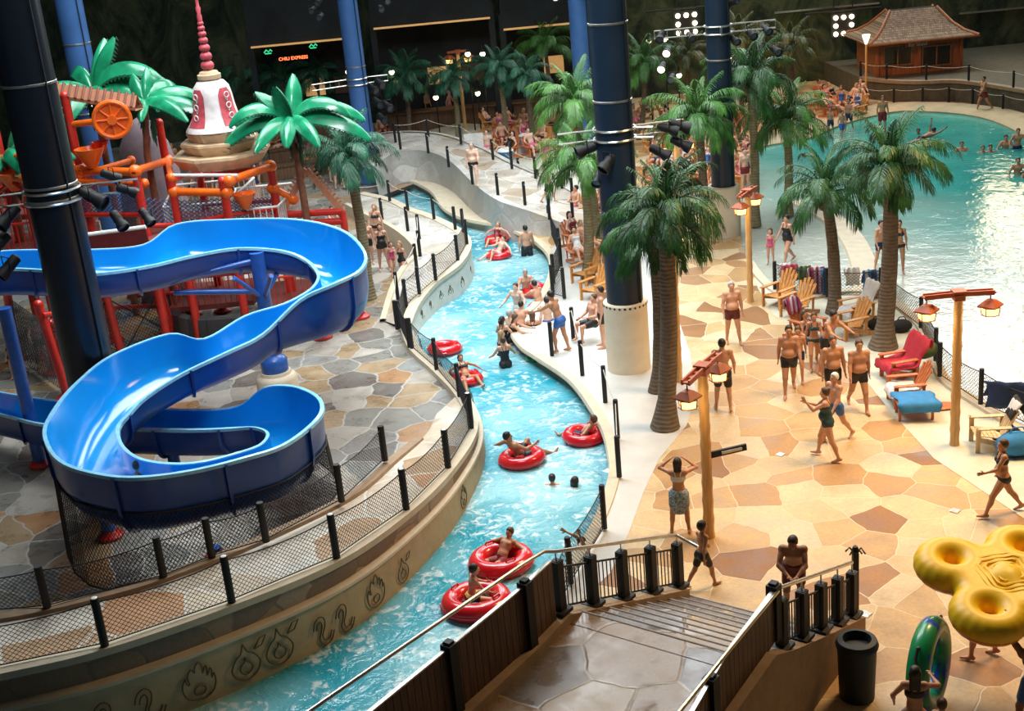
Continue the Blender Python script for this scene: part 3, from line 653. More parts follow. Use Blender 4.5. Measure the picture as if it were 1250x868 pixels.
rig('pair of hanging lamp frames high on the distant column left of centre',cB,.42,8.3,[(-1,0,1.2),(1,0,1.2)],[(-1.2,-.1,-.4,-.2,-.9,-.2,1,0),(-1.2,-.1,-1,-.2,-.9,-.2,1,0),(-1.5,-.1,-.7,-.2,-.9,-.2,1,0),(1.4,-.1,-.3,.2,-.9,-.2,1,0),(1.4,-.1,-.9,.2,-.9,-.2,1,0),(1.7,-.1,-.6,.2,-.9,-.2,1,0)])
rig('lower truss of lamps around the distant column left of centre',cB,.42,4.6,[(-1,-.4,1.6),(1,.1,.9)],[(.7,-.2,-.5,.5,-.8,-.3,1.3,0),(1.0,-.2,-.3,.5,-.8,-.3,1.3,0),(.8,-.2,-1.1,.5,-.8,-.3,1.3,0),(1.2,-.2,-1.3,.5,-.8,-.3,1.3,0),(.9,-.2,-1.8,.5,-.8,-.3,1.3,0)])
t,cC,_=farcol(95,60,0,0,47,.46,'bright blue distant column behind the red play tower at upper left','col_bright',(8.2,))
rig('truss with lamps around the distant column behind the red play tower',cC,.46,6.1,[(1,-.1,1.0),(-1,-.2,1.0)],[(-.7,-.2,-.4,-.4,-.8,-.2,1.2,0),(-1.1,-.2,-.8,-.4,-.8,-.2,1.2,0),(.8,-.2,-.4,.4,-.8,-.2,1.1,0)])
# ================= blue slide =================
S=[(-60,336,5.0,-60,318,5.0),(0,328,4.9,0,308,4.9),(60,330,4.7,55,306,4.75),(112,334,4.5,107,306,4.5),(180,325,4.3,175,300,4.35),
(235,312,4.2,215,275,4.55),(290,303,4.1,280,269,4.5),(345,306,3.9,360,269,4.4),(376,318,3.6,415,282,4.1),(390,335,3.5,443,308,4.15),
(386,349,3.4,438,330,4.0),(370,361,3.3,405,347,3.9),(345,373,3.2,365,366,3.6),(300,387,3.1,320,408,3.0),(250,415,2.9,276,430,2.9),
(207,409,3.05,222,456,2.75),(138,435,3.0,178,484,2.6),(97,467,3.0,155,506,2.5),(69,501,3.0,143,520,2.4),(57,530,3.0,142,533,2.35),
(75,562,2.9,150,549,2.3),(120,578,2.8,170,562,2.2),(170,582,2.7,205,568,2.1),(235,574,2.5,245,566,2.0),(300,558,2.4,290,555,1.9),
(345,543,2.3,318,545,1.8),(379,518,2.2,329,533,1.75),(391,500,2.2,325,526,1.7),(383,484,2.2,312,522,1.65),(355,473,2.1,295,522,1.6),
(321,475,2.0,275,523,1.6),(290,497,1.6,250,524,1.55),(240,502,1.5,215,524,1.5),(150,498,1.45,140,522,1.45),(69,491,1.4,57,518,1.4),(0,480,1.3,0,505,1.3),(-60,468,1.3,-60,492,1.3)]
RR=catmull([tuple(G(*s[:3])) for s in S],5); LL=catmull([tuple(G(*s[3:])) for s in S],5)
slide=thing('water_slide','large bright blue twisting open flume slide at the left','water slide',(-6.5,29,0))
def shell(i,off,K=12):
    a,b=RR[i],LL[i]; lo=min(a.z,b.z); row=[]
    w_=(b-a); w_.z=0
    for k in range(K+1):
        t=PI*k/K; s=math.sin(t); c=(1-math.cos(t))/2
        z=a.z+(b.z-a.z)*c; drop=(z-(lo-.78))*s**.55
        p=Vector((a.x+w_.x*c,a.y+w_.y*c,z-drop))
        if off:
            wn=w_.normalized(); p=p-wn*math.cos(t)*off+Vector((0,0,-1))*(off*s if 0<k<K else 0)
        row.append(p)
    return row
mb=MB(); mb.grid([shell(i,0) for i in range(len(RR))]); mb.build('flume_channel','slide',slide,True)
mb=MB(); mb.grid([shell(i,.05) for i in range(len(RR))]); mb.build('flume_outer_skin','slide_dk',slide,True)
for P,nm in ((RR,'rim'),(LL,'rim')):
    rows=[]
    for i in range(len(P)):
        o=(RR[i]-LL[i]) if P is RR else (LL[i]-RR[i]); o.z=0; o.normalize(); p=P[i]
        rows.append([p+Vector((0,0,-.02)),p+Vector((0,0,.025)),p+o*.09+Vector((0,0,.025)),p+o*.10+Vector((0,0,-.04)),p+o*.02+Vector((0,0,-.05))])
    mb=MB(); mb.grid(rows); mb.build('rim','slide_rim',slide,True)
for i in range(8,len(RR)-6,11):
    r1=shell(i,.055); r2=shell(i,.13); mb=MB(); nx=(RR[i+1]-RR[i-1]).normalized()*.03
    mb.grid([[p-nx for p in r1],[p-nx for p in r2],[p+nx for p in r2],[p+nx for p in r1]]); mb.build('flange_joint','slide_dk',slide,True)
# legs of the slide
M['pole_blue']=mat('blue_painted_pole',(.03,.13,.50),.35,coat=.3); M['redfoot']=mat('red_foot_cover',(.55,.03,.02),.35,coat=.3)
def leg(foot,zt_,r=.16,footr=.27,blue=True,top=None):
    c=Vector(foot); m=MB(); e=Vector((c.x,c.y,zt_)) if top is None else Vector(top); m.tube([c+Vector((0,0,.02)),e],r,18); o=m.build('support_pole','pole_blue',slide,True)
    m=MB(); m.lathe([(footr,0),(footr*1.02,.05),(footr*.8,.10),(r*1.15,.16)],c,22); m.build('foot_flange','redfoot',o,True)
leg(G(50,568,0),4.05)
leg(G(135,655,0),1.5,.15)
leg(G(217,585,0),1.05,.14)
leg(G(262,690,0)+Vector((0,.3,0)),.25,.12)
pc=G(341,482,0); m=MB(); m.tube([pc+Vector((0,0,.7)),pc+Vector((0,0,3.95))],.19,20); o=m.build('support_pole','pole_blue',slide,True)
m=MB(); m.lathe([(.34,.68),(.36,.74),(.36,1.0),(.30,1.08),(.20,1.16)],pc,24); m.build('pole_collar','pole_blue',o,True)
m=MB(); m.lathe([(.55,0),(.55,.5),(.50,.58),(.42,.62),(.40,.70)],pc,28); m.build('concrete_pedestal','base_conc',o,True)
for (pxa,pya,za) in ((150,356,3.45),(172,352,3.5),(212,357,3.3)):
    e=G(pxa,pya,za); m=MB(); m.tube([pc+Vector((0,0,3.75 if pxa!=212 else 2.9)),e],.07,10); m.build('cross_arm','pole_blue',slide,True)
for d in ((.45,-.9),(-.5,-.8),(.6,.5)):
    m=MB(); m.tube([pc+Vector((0,0,2.7)),pc+Vector((d[0],d[1],3.55))],.06,8); m.build('brace','pole_blue',slide,True)
# net skirt below the lower loop
sk=[i for i in range(19*5,30*5)]
nm=MB(); pts=[]
for i in sk[::3]:
    p=RR[i].copy(); q=p.copy(); o=(RR[i]-LL[i]); o.z=0; o.normalize(); p+=o*.04; p.z-=.75; q=p.copy()+o*.10; q.z=.35; pts.append((p,q))
def netquad(mb,a,b,c,d,nu,nv,r=.006):
    # a,b top; c,d bottom
    f=lambda s,t:a.lerp(b,s).lerp(d.lerp(c,s),t)
    for k in range(nv):
        for j in range(nu):
            wire(mb,f(j/nu,k/nv),f((j+1)/nu,(k+1)/nv),r); wire(mb,f((j+1)/nu,k/nv),f(j/nu,(k+1)/nv),r)
for (a,d),(b,c) in zip(pts[:-1],pts[1:]):
    L=(a-b).length; netquad(nm,a,b,c,d,max(1,round(L/.085)),13,.007)
t=thing('safety_net','black safety net skirt hanging under the lowest loop of the slide','net',tuple(pts[len(pts)//2][1]))
nm.build('net_mesh','blackm',t); m=MB(); m.tube([p for p,_ in pts],.02,6); m.tube([q for _,q in pts],.02,6); m.tube([pts[0][0],pts[0][1]],.02,6); m.tube([pts[-1][0],pts[-1][1]],.02,6); m.build('edge_rope','blackm',t)
# ---- red play structure
play=thing('play_structure','red and orange pipe climbing tower with nets behind the slide','play structure',(-9,39,0))
def rpipe(a,b,r=.09,c='red',name='red_pipe',balls=False,par=play):
    r=r*1.2; m=MB(); m.tube([a,b] if not isinstance(a,list) else a,r,12)
    if balls:
        for e in (a,b): m.ball(e,r*1.6,10,7)
    return m.build(name,c,par,True)
def post(px,py,zt_,r=.105,foot=True,zb=0):
    c=G(px,py,zb); o=rpipe(c,c+Vector((0,0,zt_-zb)),r,'red','red_post')
    m=MB()
    if foot: m.lathe([(.30,0),(.30,.05),(.16,.12),(.12,.26)],c,18); m.build('foot_flange','redfoot',o,True)
    m=MB(); m.ball((c.x,c.y,zt_),r*1.35,10,7); m.build('post_cap','red',o,True)
    return c
# main grid of the tower: each post from its top in the picture and its distance
def W(px,py,z): return G(px,py,z)
pp={}
def tpost(n,px,py,Y,foot=None,r=.105):
    tp=V(px,py,Y); b=Vector((tp.x,Y,0)) if foot is None else G(foot[0],foot[1],0)
    o=rpipe(b,tp,r,'red','red_post'); m=MB(); m.lathe([(.30,0),(.30,.05),(.16,.12),(.12,.26)],b,18); m.build('foot_flange','redfoot',o,True)
    m=MB(); m.ball(tp,r*1.35,10,7); m.build('post_cap','red',o,True); pp[n]=(b,tp)
for n,x,y,Y,ft in [('A',79,117,39,None),('B',165,208,37.5,None),('C',194,150,41,None),('D',208,217,38,None),('E',244,215,41,None),('F',272,221,37.5,None),('H',330,202,39,None),('K',-8,150,38,None),('L',30,222,36.5,None),
  ('M',128,356,36.8,(150,440)),('N',47,372,34.5,(83,485)),('O',195,353,38.3,(212,410)),('Q',213,353,40.5,(226,401)),('R',160,320,41.5,(166,361)),('S',178,325,41,(184,368)),('T',430,330,38,(440,387)),('U',392,372,36.6,(394,412)),('X',62,395,36,(66,455)),('Y',5,330,37,(20,440)),('Z',232,330,42,(236,373))]:
    tpost(n,x,y,Y,ft)
def tp_(n,px,py): return V(px,py,pp[n][0].y)
for n1,a,n2,b,c,r in [('A',(79,196),'A',(98,206),'orange',.10),('A',(100,208),'B',(165,210),'orange',.10),('A',(84,222),'D',(176,224),'orange',.08),('A',(98,214),'C',(160,196),'orange',.08),('B',(165,209),'C',(205,196),'orange',.10),('C',(205,196),'D',(209,217),'orange',.08),
  ('D',(213,234),'F',(277,235),'orange',.10),('F',(280,221),'H',(330,203),'orange',.10),('H',(335,230),'H',(358,243),'orange',.09),('D',(210,222),'E',(244,206),'red',.07),('E',(244,215),'H',(325,205),'red',.06),('D',(208,218),'E',(246,214),'red',.06),
  ('K',(-8,217),'L',(32,217),'orange',.11),('K',(-8,196),'L',(30,190),'orange',.09),('L',(28,250),'A',(86,243),'red',.08),('K',(-5,240),'A',(90,228),'red',.07),('L',(30,232),'K',(-8,205),'red',.06),('L',(30,205),'K',(0,235),'red',.06),
  ('A',(93,262),'B',(175,262),'red',.06),('B',(178,276),'D',(214,274),'red',.06),('D',(214,278),'F',(280,262),'red',.06),('F',(280,262),'H',(338,255),'red',.06),('E',(250,250),'H',(336,245),'red',.05),
  ('M',(135,376),'O',(200,372),'red',.05),('N',(52,385),'M',(135,372),'red',.06),('O',(198,358),'Q',(214,357),'red',.05),('S',(180,330),'Z',(233,335),'red',.06)]:
    p_,q_=tp_(n1,*a),tp_(n2,*b); rpipe(p_,q_,r,c,c+'_pipe',balls=(c=='orange'))
m=MB(); m.tube([tp_('D',208,214),tp_('F',290,214)],.05,8); m.build('white_pipe','white',play,True)
# the flared orange joints of the right end
for n_,x,y in (('B',165,209),('D',213,234),('F',277,235),('H',332,230),('A',100,208)):
    m=MB(); m.ball(tp_(n_,x,y),.17,12,8); m.build('pipe_joint','orange',play,True)
M['deck']=mat('dark_red_deck',(.20,.04,.03),.6); M['maroon']=mat('maroon_panel',(.16,.02,.02),.5)
def deck(corners,z,bars=True,barm='red'):
    P=[Vector((c[0],c[1],z)) for c in corners]; m=MB(); m.slab([(p.x,p.y) for p in P],z,z-.16); o=m.build('deck','deck',play)
    if bars:
        m=MB()
        for a,b in zip(P,P[1:]+P[:1]):
            L=(b-a).length; k=max(2,int(L/.16))
            for j in range(k): q=a.lerp(b,j/k); m.tube([q,q+Vector((0,0,.85))],.016,5)
            m.tube([a+Vector((0,0,.87)),b+Vector((0,0,.87))],.035,8)
        m.build('guard_rail',barm,o)
def dk(x0,x1,y,Y0,Y1,**k):   # deck whose near edge shows at picture row y
    a=V(x0,y,Y0); b=V(x1,y,Y0); z=(a.z+b.z)/2; deck([(a.x,Y0),(b.x,Y0),(b.x+.3,Y1),(a.x-.3,Y1)],z,**k)
dk(-30,42,312,36.5,39); dk(103,180,305,36.2,38.5,bars=False); dk(205,285,285,38,41,barm='white'); dk(-30,85,262,39,41); dk(285,345,290,38,41,barm='white'); dk(205,262,318,38.6,41,barm='white',bars=False)
dk(318,392,372,37.6,40.2); dk(190,310,372,39,41.5)
a=V(103,287,36.1); b=V(178,277,36.1); m=MB(); m.beam(a+Vector((0,0,-.3)),b+Vector((0,0,-.3)),.08,.62); m.build('side_panel','maroon',play); m=MB(); m.tube([a,b],.06,8); m.build('panel_rail','white',play,True)
M['net_blue']=mat('blue_cargo_net',(.05,.10,.22),.7)
m=MB()
for n1,a,b,n2,c,d in (('D',(212,245),(216,275),'F',(278,242),(282,268)),('B',(168,240),(178,275),'D',(211,245),(216,275)),('A',(86,235),(92,262),'B',(168,238),(176,262)),('F',(280,245),(284,268),'H',(333,240),(338,262))):
    A,D_,B,C=tp_(n1,*a),tp_(n1,*b),tp_(n2,*c),tp_(n2,*d); netquad(m,A,B,C,D_,max(4,int((A-B).length/.16)),6,.014)
m.build('cargo_net','net_blue',play)
m=MB()
def foot(n,z): b,t=pp[n]; return b.lerp(t,min(1,z/t.z))
for a,b,z0,z1 in (('N','M',.1,2.2),('M','O',.1,1.6),('Y','N',.1,2.2),('O','Q',.05,1.6),('U','T',.05,1.2),('Q','Z',.05,1.4),('Y','X',.1,1.9)):
    A,B=foot(a,z1),foot(b,z1); C,D_=foot(b,z0),foot(a,z0); netquad(m,A,B,C,D_,max(6,int((A-B).length/.12)),int((z1-z0)/.12),.008)
m.build('black_net','blackm',play)
m=MB()
for (a,b) in (('M','O'),('N','M')):
    m.tube([foot(a,.1),foot(b,2.0)],.02,6); m.tube([foot(a,2.0),foot(b,.1)],.02,6)
m.build('cross_tie','black',play)
# dark rock plinth around the base
M['darkrock']=flagstone('dark_plinth_rock',[(0,(.07,.07,.075)),(.5,(.11,.11,.11)),(.8,(.05,.05,.055))],(.04,.04,.04),scale=1.6,gw=.05)
m=MB(); pth=pxpath([(392,362),(404,372),(398,388),(370,402),(335,412),(290,418),(240,420),(205,410)],0,6); profile_sweep(pth,[(0,0),(.04,.75),(.25,.8),(.3,.0)],m); m.build('rock_plinth','darkrock',play)
# roofed beam, wheel, buckets, slanted arch frame
def roofbar(a,b,wd,name='tile_roof'):
    a,b=Vector(a),Vector(b); d=(b-a).normalized(); n=Vector((-d.y,d.x,0)); m=MB()
    m.grid([[p+n*wd+Vector((0,0,-.2)),p+Vector((0,0,.1)),p-n*wd+Vector((0,0,-.2)),p-n*wd+Vector((0,0,-.3)),p+n*wd+Vector((0,0,-.3)),p+n*wd+Vector((0,0,-.2))] for p in (a,b)]); o=m.build(name,'terra',play)
    m=MB(); L=(b-a).length; k=int(L/.22)
    for j in range(k):
        q=a+d*((j+.5)*L/k); m.tube([q+n*(wd+.03)+Vector((0,0,-.19)),q+Vector((0,0,.14)),q-n*(wd+.03)+Vector((0,0,-.19))],.045,6)
    m.build('roof_tile','terra_dk',o); return o
M['terra']=mat('terracotta_paint',(.50,.20,.11),.5); M['terra_dk']=mat('dark_terracotta',(.22,.09,.06),.5)
ra=V(58,104,39.4); rb_=V(168,121,38.4); roofbar(ra,rb_,.20)
m=MB(); wc=V(137,146,38.2); ax=Matrix.Rotation(math.radians(90),3,'X'); wm=Matrix.Rotation(math.radians(8),3,'Z')@ax
m.torus(wc,.50,.07,30,8,mx=wm); 
for k in range(8):
    a=k*PI/4; m.tube([wc,wc+wm@Vector((.50*math.cos(a),.50*math.sin(a),0))],.035,6)
m.lathe([(.14,-.12),(.14,.12)],wc,14,R=wm); o=m.build('water_wheel','orange',play,True)
m=MB(); m.lathe([(.48,-.03),(.48,.03)],wc+Vector((0,.06,0)),26,R=wm); m.build('wheel_disc','orange',o,True)
rpipe(wc,tp_('A',88,152),.08,'orange','orange_pipe')
def bucket(px,py,z,s=1,c='orange'):
    q=V(px,py,z); m=MB(); m.lathe([(.10*s,-.35*s),(.30*s,.0),(.34*s,.10*s),(.30*s,.10*s),(.26*s,.0)],q,4+14,cap=False); m.lathe([(.0001,-.35*s),(.10*s,-.35*s)],q,18,cap=False); m.build('tipping_bucket',c,play,True)
bucket(110,186,38.6,1.3); bucket(298,240,37.8,1.0); bucket(15,215,37.2,1.2); bucket(122,176,39,.8,'red')
# red gable frame at the right of the tower
fa,fb,fc=W(345,305,1.6),W(420,315,1.6),None
A=V(343,262,39); B=V(418,258,38.8); Tp=V(374,207,38.9)
for z in (0,-.3): rpipe(A+Vector((0,0,z)),B+Vector((0,0,z)),.09)
rpipe(B,Vector((B.x,B.y,0)),.09,'red','red_post')
rpipe(A,Vector((A.x,A.y,0)),.09,'red','red_post')
m=MB(); m.beam(A,Tp,.08,.18); m.beam(Tp,B,.08,.18)
for (p,q) in ((A,Tp),(Tp,B)):
    for k in range(1,12):
        c=p.lerp(q,k/12); nrm=Vector(((q-p).z,0,-(q-p).x)).normalized()*(1 if p is Tp else -1)
        if nrm.z<0: nrm=-nrm
        m.beam(c+nrm*.08,c+nrm*.2,.06,.06)
m.build('gable_frame','terra',play)
# plus sprays
rpipe([A,A+Vector((-.6,.2,.6)),W(330,200,3.9)],.07,.07,'orange','orange_pipe') if False else None
# stupa
M['stupa_w']=mat('weathered_white_plaster',(.72,.64,.62),.5,var=.18,nscale=3); M['stupa_r']=mat('rose_red_paint',(.50,.07,.09),.45,var=.25,nscale=5); M['stupa_b']=mat('ochre_plaster',(.58,.40,.24),.55,var=.25,nscale=2.5)
sb=V(273,199,39.3); st_=thing('toy_stupa','red and white bell stupa with a tall ringed spire, on stacked tan tiers','stupa',tuple(sb))
def octa(m,R0,R1,z0,z1,n=8,rot=PI/8):
    vs=[];
    for r,z in ((R0,z0),(R1,z1)):
        for k in range(n): a=rot+2*PI*k/n; vs.append((sb.x+r*math.cos(a),sb.y+r*.95*math.sin(a),sb.z+z))
    m.add(vs,[tuple(range(n-1,-1,-1)),tuple(range(n,2*n))]+[(k,(k+1)%n,n+(k+1)%n,n+k) for k in range(n)])
for R0,R1,z0,z1 in ((1.45,1.72,0,.36),(1.72,1.70,.36,.46),(1.15,1.38,.46,.80),(1.38,1.36,.80,.88),(.98,1.12,.88,1.18),(1.12,1.08,1.18,1.24)):
    m=MB(); octa(m,R0,R1,z0,z1); m.build('tier','stupa_b',st_)
bell=[(1.08,1.24),(1.03,1.34),(.92,1.48),(.76,1.75),(.70,2.1),(.66,2.45),(.60,2.7),(.46,2.88),(.30,2.95)]
m=MB(); m.lathe(bell,sb,36); m.build('bell','stupa_w',st_,True)
for k in range(4):
    a0=PI*.5*k-PI*.25+.10; m=MB(); rows=[]
    for r,z in [(.96,1.42),(.84,1.62),(.74,1.9),(.70,2.15),(.665,2.45),(.61,2.68)]:
        wd=.42 if z<2.6 else .25
        rows.append([Vector((sb.x+(r+.015)*math.cos(a0+u*wd),sb.y+(r+.015)*math.sin(a0+u*wd),sb.z+z)) for u in (-1,-.6,-.2,.2,.6,1)])
    m.grid(rows); o=m.build('painted_panel','stupa_r',st_,True)
    m=MB()
    for z,r in ((1.75,.80),(2.1,.73),(2.45,.69)):
        c=Vector((sb.x+r*math.cos(a0),sb.y+r*math.sin(a0),sb.z+z)); tg=Vector((-math.sin(a0),math.cos(a0),0))
        m.tube([c+tg*.10*math.cos(q)+Vector((0,0,.10*math.sin(q)))+Vector((math.cos(a0),math.sin(a0),0))*.04 for q in [j*PI/5 for j in range(11)]],.02,5)
        m.tube([c+tg*.05+Vector((0,0,-.12)),c+Vector((math.cos(a0)*.03,math.sin(a0)*.03,-.2)),c-tg*.05+Vector((0,0,-.12))],.02,5)
    m.build('scroll_ornament','stupa_w',o)
m=MB(); m.lathe([(.30,2.93),(.40,2.98),(.40,3.12),(.34,3.14),(.30,3.22),(.16,3.26)],sb,16); m.build('collar','stupa_b',st_,True)
z=3.25
for k,r in enumerate((.23,.21,.19,.165,.145,.125,.105)):
    m=MB(); m.ball((sb.x,sb.y,sb.z+z+r*.75),(r,r,r*.8),14,8); m.build('spire_ring','stupa_r',st_,True); z+=r*1.42
m=MB(); m.lathe([(.08,z-.03),(.085,z+.2),(.06,z+.25),(.085,z+.45),(.055,z+.5),(.055,z+.85),(.065,z+.9)],sb,10); m.ball((sb.x,sb.y,sb.z+z+.95),.10,10,7); m.build('spire_tip','stupa_r',st_,True)
st_.scale=(.86,.86,.84)
# tan painted ledge, a rock at left background of the tower
M['mauve']=stucco('mauve_rock',(.20,.15,.17),.2)
m=MB(); c=V(180,200,43); c.z=3.2; m.lathe([(1.0,-3.2),(1.1,-.2),(1.0,1.0),(.8,2.0),(.45,2.7),(.1,2.9)],(c.x,c.y,3.2),14); solo(m,'fake_rock','mauve','mauve rounded rock cone behind the orange wheel of the play tower','rock',smooth=True)
# ================= palms =================
def leafmat(name,c,rough=.45):
    t=NT(name); v=t.geo(1,obj=True); n=t.noise(v,3,3); oi=t.node('ShaderNodeObjectInfo')
    a=t.ramp(n.outputs[0],[(.3,tuple(x*.6 for x in c)),(.7,tuple(x*1.5 for x in c))]); b=t.ramp(oi.outputs['Random'],[(0,(.65,.75,.6)),(1,(1.2,1.15,.9))])
    t.base(t.mix(1,a,b,'MULTIPLY')); t.set(Roughness=rough,Specular_IOR_Level=.4); return t.m
M['frond']=leafmat('deep_green_frond',(.022,.085,.022)); M['frond_teal']=leafmat('blue_green_frond',(.018,.10,.065)); M['frond_lit']=leafmat('lit_green_frond',(.05,.15,.03))  # frond_lit: lit copy, brighter light put into the leaf colour
M['frond_dry']=leafmat('dull_olive_frond',(.05,.07,.02))
def barkmat(name,c):
    t=NT(name); v=t.geo(1,obj=True); wv=t.node('ShaderNodeTexWave',wave_type='BANDS',bands_direction='Z'); wv.inputs['Scale'].default_value=3.2; wv.inputs['Distortion'].default_value=2.5; wv.inputs['Detail'].default_value=2
    t.l(v,wv.inputs[0]); n=t.noise(v,6,4)
    t.base(t.mix(.5,t.ramp(wv.outputs[0],[(.2,tuple(x*.55 for x in c)),(.6,c)]),t.ramp(n.outputs[0],[(.3,tuple(x*.6 for x in c)),(.7,tuple(x*1.3 for x in c))]))); t.set(Roughness=.85); t.bump(wv.outputs[0],.5,.02); return t.m
M['bark']=barkmat('ringed_palm_bark',(.17,.125,.085)); M['bark_lit']=barkmat('lit_palm_bark',(.26,.22,.12))  # bark_lit: lit copy of the bark, light put into its tone
def frond_mesh(seed,L=2.0,elev=45,bend=95,nl=36,ll=.50,wd=.022):
    r=random.Random(seed); pts=[]; a=math.radians(elev); p=Vector((.06,0,0)); N=18; side=r.uniform(-.25,.25); y=0
    for i in range(N+1):
        pts.append(p.copy()); t=i/N; ang=a-math.radians(bend)*t**1.25
        p=p+Vector((math.cos(ang),side*t*.5,math.sin(ang)))*(L/N)
    mb=MB(); mb.tube(pts,[.028*(1-.85*i/N)+.003 for i in range(N+1)],5)
    for k in range(nl):
        t=.10+.90*k/(nl-1); f=t*N; i=min(N-1,int(f)); q=pts[i].lerp(pts[i+1],f-i); d=(pts[i+1]-pts[i]).normalized(); x=Vector((0,1,0)); x=(x-d*x.dot(d)).normalized(); up=x.cross(d)
        if up.z<0: up=-up
        le=ll*(math.sin(PI*min(1,(t*.80+.16)))**.7)*r.uniform(.85,1.15)
        for s in (-1,1):
            fw=.85+.9*t+r.uniform(-.1,.1); dd=(d*fw+x*s*1.0+up*r.uniform(-.05,.3)).normalized(); dr=Vector((0,0,-1))
            a0=q; a1=q+dd*le*.45+dr*le*.08; a2=q+dd*le*.75+dr*le*(.35+r.uniform(0,.12)); a3=q+dd*le*.88+dr*le*(.72+r.uniform(0,.15))
            wv=d.cross(dd).cross(dd).normalized() if d.cross(dd).length>1e-3 else up
            wv=wv*wd*.5
            mb.add([a0-wv*.6,a0+wv*.6,a1-wv*1.2,a1+wv*1.2,a2-wv,a2+wv,a3],[(0,1,3,2),(2,3,5,4),(4,5,6)])
    return mb
FR=[]; 
for i,(e,b,L) in enumerate([(86,55,1.55),(74,105,1.8),(58,122,1.8),(42,122,1.75),(22,105,1.6),(0,80,1.4),(66,128,1.8),(32,112,1.7)]):
    mb=frond_mesh(100+i,L,e,b); me=D.meshes.new('frond'); me.from_pydata([tuple(v) for v in mb.v],[],mb.f); me.update(); FR.append(me)
FR_mats={}
def frond_me(i,mk):
    if (i,mk) not in FR_mats: m=FR[i].copy(); m.materials.append(M[mk]); FR_mats[(i,mk)]=m
    return FR_mats[(i,mk)]
def palm(label,base,crown,sc=1.0,n=34,mk='frond',bark='bark',tr=.17,group=None,z0=0.0,seed=0,flare=1.45,squash=1):
    if isinstance(base,tuple): b=G(*base,z0)
    else: b=base
    c=V(crown[0],crown[1],b.y-.15); r=random.Random(seed+int(crown[0]))
    t=thing('palm_tree',label,'palm tree',tuple(b),0,group); m=MB(); P=[]; R=[]
    for k in range(15):
        u=k/14; P.append(b.lerp(c,u)+Vector((.10*math.sin(u*PI),.05*math.sin(u*4),0))); R.append(tr*(1.0-.28*u)*(1+(flare-1)*max(0,1-u*9))*(1+.03*math.sin(k*2.1)))
    m.tube(P,R,14); m.build('trunk',bark,t,True)
    m=MB(); top=P[-1]
    for k in range(14):
        a=k*2.4; m.tube([top+Vector((math.cos(a)*tr*.6,math.sin(a)*tr*.6,-.35)),top+Vector((math.cos(a)*tr*1.15,math.sin(a)*tr*1.15,-.05)),top+Vector((math.cos(a)*tr*.9,math.sin(a)*tr*.9,.15))],[.05,.06,.03],5)
    m.build('crown_shaft',bark,t)
    order=[0,0,1,1,6,6,2,2,3,3,7,7,4,4,5,5]
    n=int(n*.76)
    for k in range(n):
        fi=order[int(k*len(order)/n)]; o=D.objects.new('frond',frond_me(fi,mk)); COL.objects.link(o); o.parent=t
        a=k*2.39996+r.uniform(-.25,.25); s=sc*r.uniform(.88,1.12)
        o.location=top-b+Vector((0,0,.06)); o.rotation_euler=(r.uniform(-.12,.12),r.uniform(-.1,.1),a); o.scale=(s,s*r.uniform(.9,1.1),s)
    return t
palm('tall dark green palm nearest the stair, with its trunk rising from the pale riverside strip',(812,522),(811,268),1.0,44,'frond',tr=.225,flare=1.6)
palm('dark green palm directly behind the nearest palm, with a thinner trunk',(803,478),(796,292),.92,36,'frond',tr=.17,flare=1.5)
palm('spreading palm by the net fence of the wave pool, with a flared trunk foot',(1078,424),(1086,208),1.0,40,'frond',tr=.235,flare=1.7)
palm('palm left of the pool fence palm, behind the yellow wooden chairs',(1019,382),(1008,240),.98,36,'frond',tr=.19)
palm('palm left of the big navy column, lower crown of the pair',(718,340),(711,202),1.0,38,'frond_lit','bark_lit',tr=.18)
palm('taller palm left of the big navy column, upper crown of the pair',(731,300),(702,133),1.05,40,'frond_lit','bark_lit',tr=.17)
palm('bright green palm in front of the blue column beside the beach',(858,298),(852,150),1.12,38,'frond_lit','bark',tr=.17)
palm('tall palm right of the blue column at the edge of the beach',(921,275),(915,103),1.12,34,'frond','bark_lit',tr=.17)
palm('palm standing in the shallow wading end of the wave pool',(961,262),(959,152),1.12,38,'frond_lit','bark_lit',tr=.17)
palm('blue-green palm beside the upper bend of the blue slide',(450,364),(424,196),1.0,38,'frond_teal','bark_lit',tr=.19)
palm('teal palm on the terrace, straight above the raised ramp',(617,190),(609,86),0.90,32,'frond_teal','bark_lit',tr=.14)
palm('palm on the terrace just right of the teal one, beside the sunbathers',(649,190),(641,97),0.84,32,'frond_teal','bark',tr=.14)
palm('blue-green palm behind the far rope fences, left of the terrace',(559,178),(552,98),0.90,32,'frond_teal','bark_lit',tr=.14)
palm('dark teal palm right of the distant blue column, with a ragged top',(499,172),(493,98),1.04,32,'frond_teal','bark',tr=.14)
palm('distant teal palm just left of the distant blue column, under the green signs',(392,160),(386,98),1.15,28,'frond_teal','bark',tr=.15)
palm('distant teal palm right of the stupa spire',(303,160),(296,98),1.35,30,'frond_teal','bark',tr=.15)
palm('distant teal palm between the stupa and the glowing shop sign',(352,165),(345,102),1.1,28,'frond_teal','bark',tr=.15)
palm('tall olive palm in the dark left of the far lamp rack',(671,150),(665,58),1.10,30,'frond_lit','bark',tr=.13)
palm('green palm just right of the big navy column high in the background',(781,170),(786,80),1.02,30,'frond_lit','bark',tr=.13)
palm('shadowy palm by the back wall right of the blue column',(966,130),(964,58),1.10,28,'frond_dry','bark',tr=.13)
palm('dim palm between the big navy column and the blue column, at the back',(838,150),(838,70),0.94,26,'frond_dry','bark',tr=.13)
palm('dim palm close behind the blue column at its right',(905,140),(901,50),1.02,28,'frond_dry','bark',tr=.13)
palm('dark palm left of the distant blue column at the upper left',(215,165),(205,112),1.2,26,'frond_teal','bark',tr=.15)
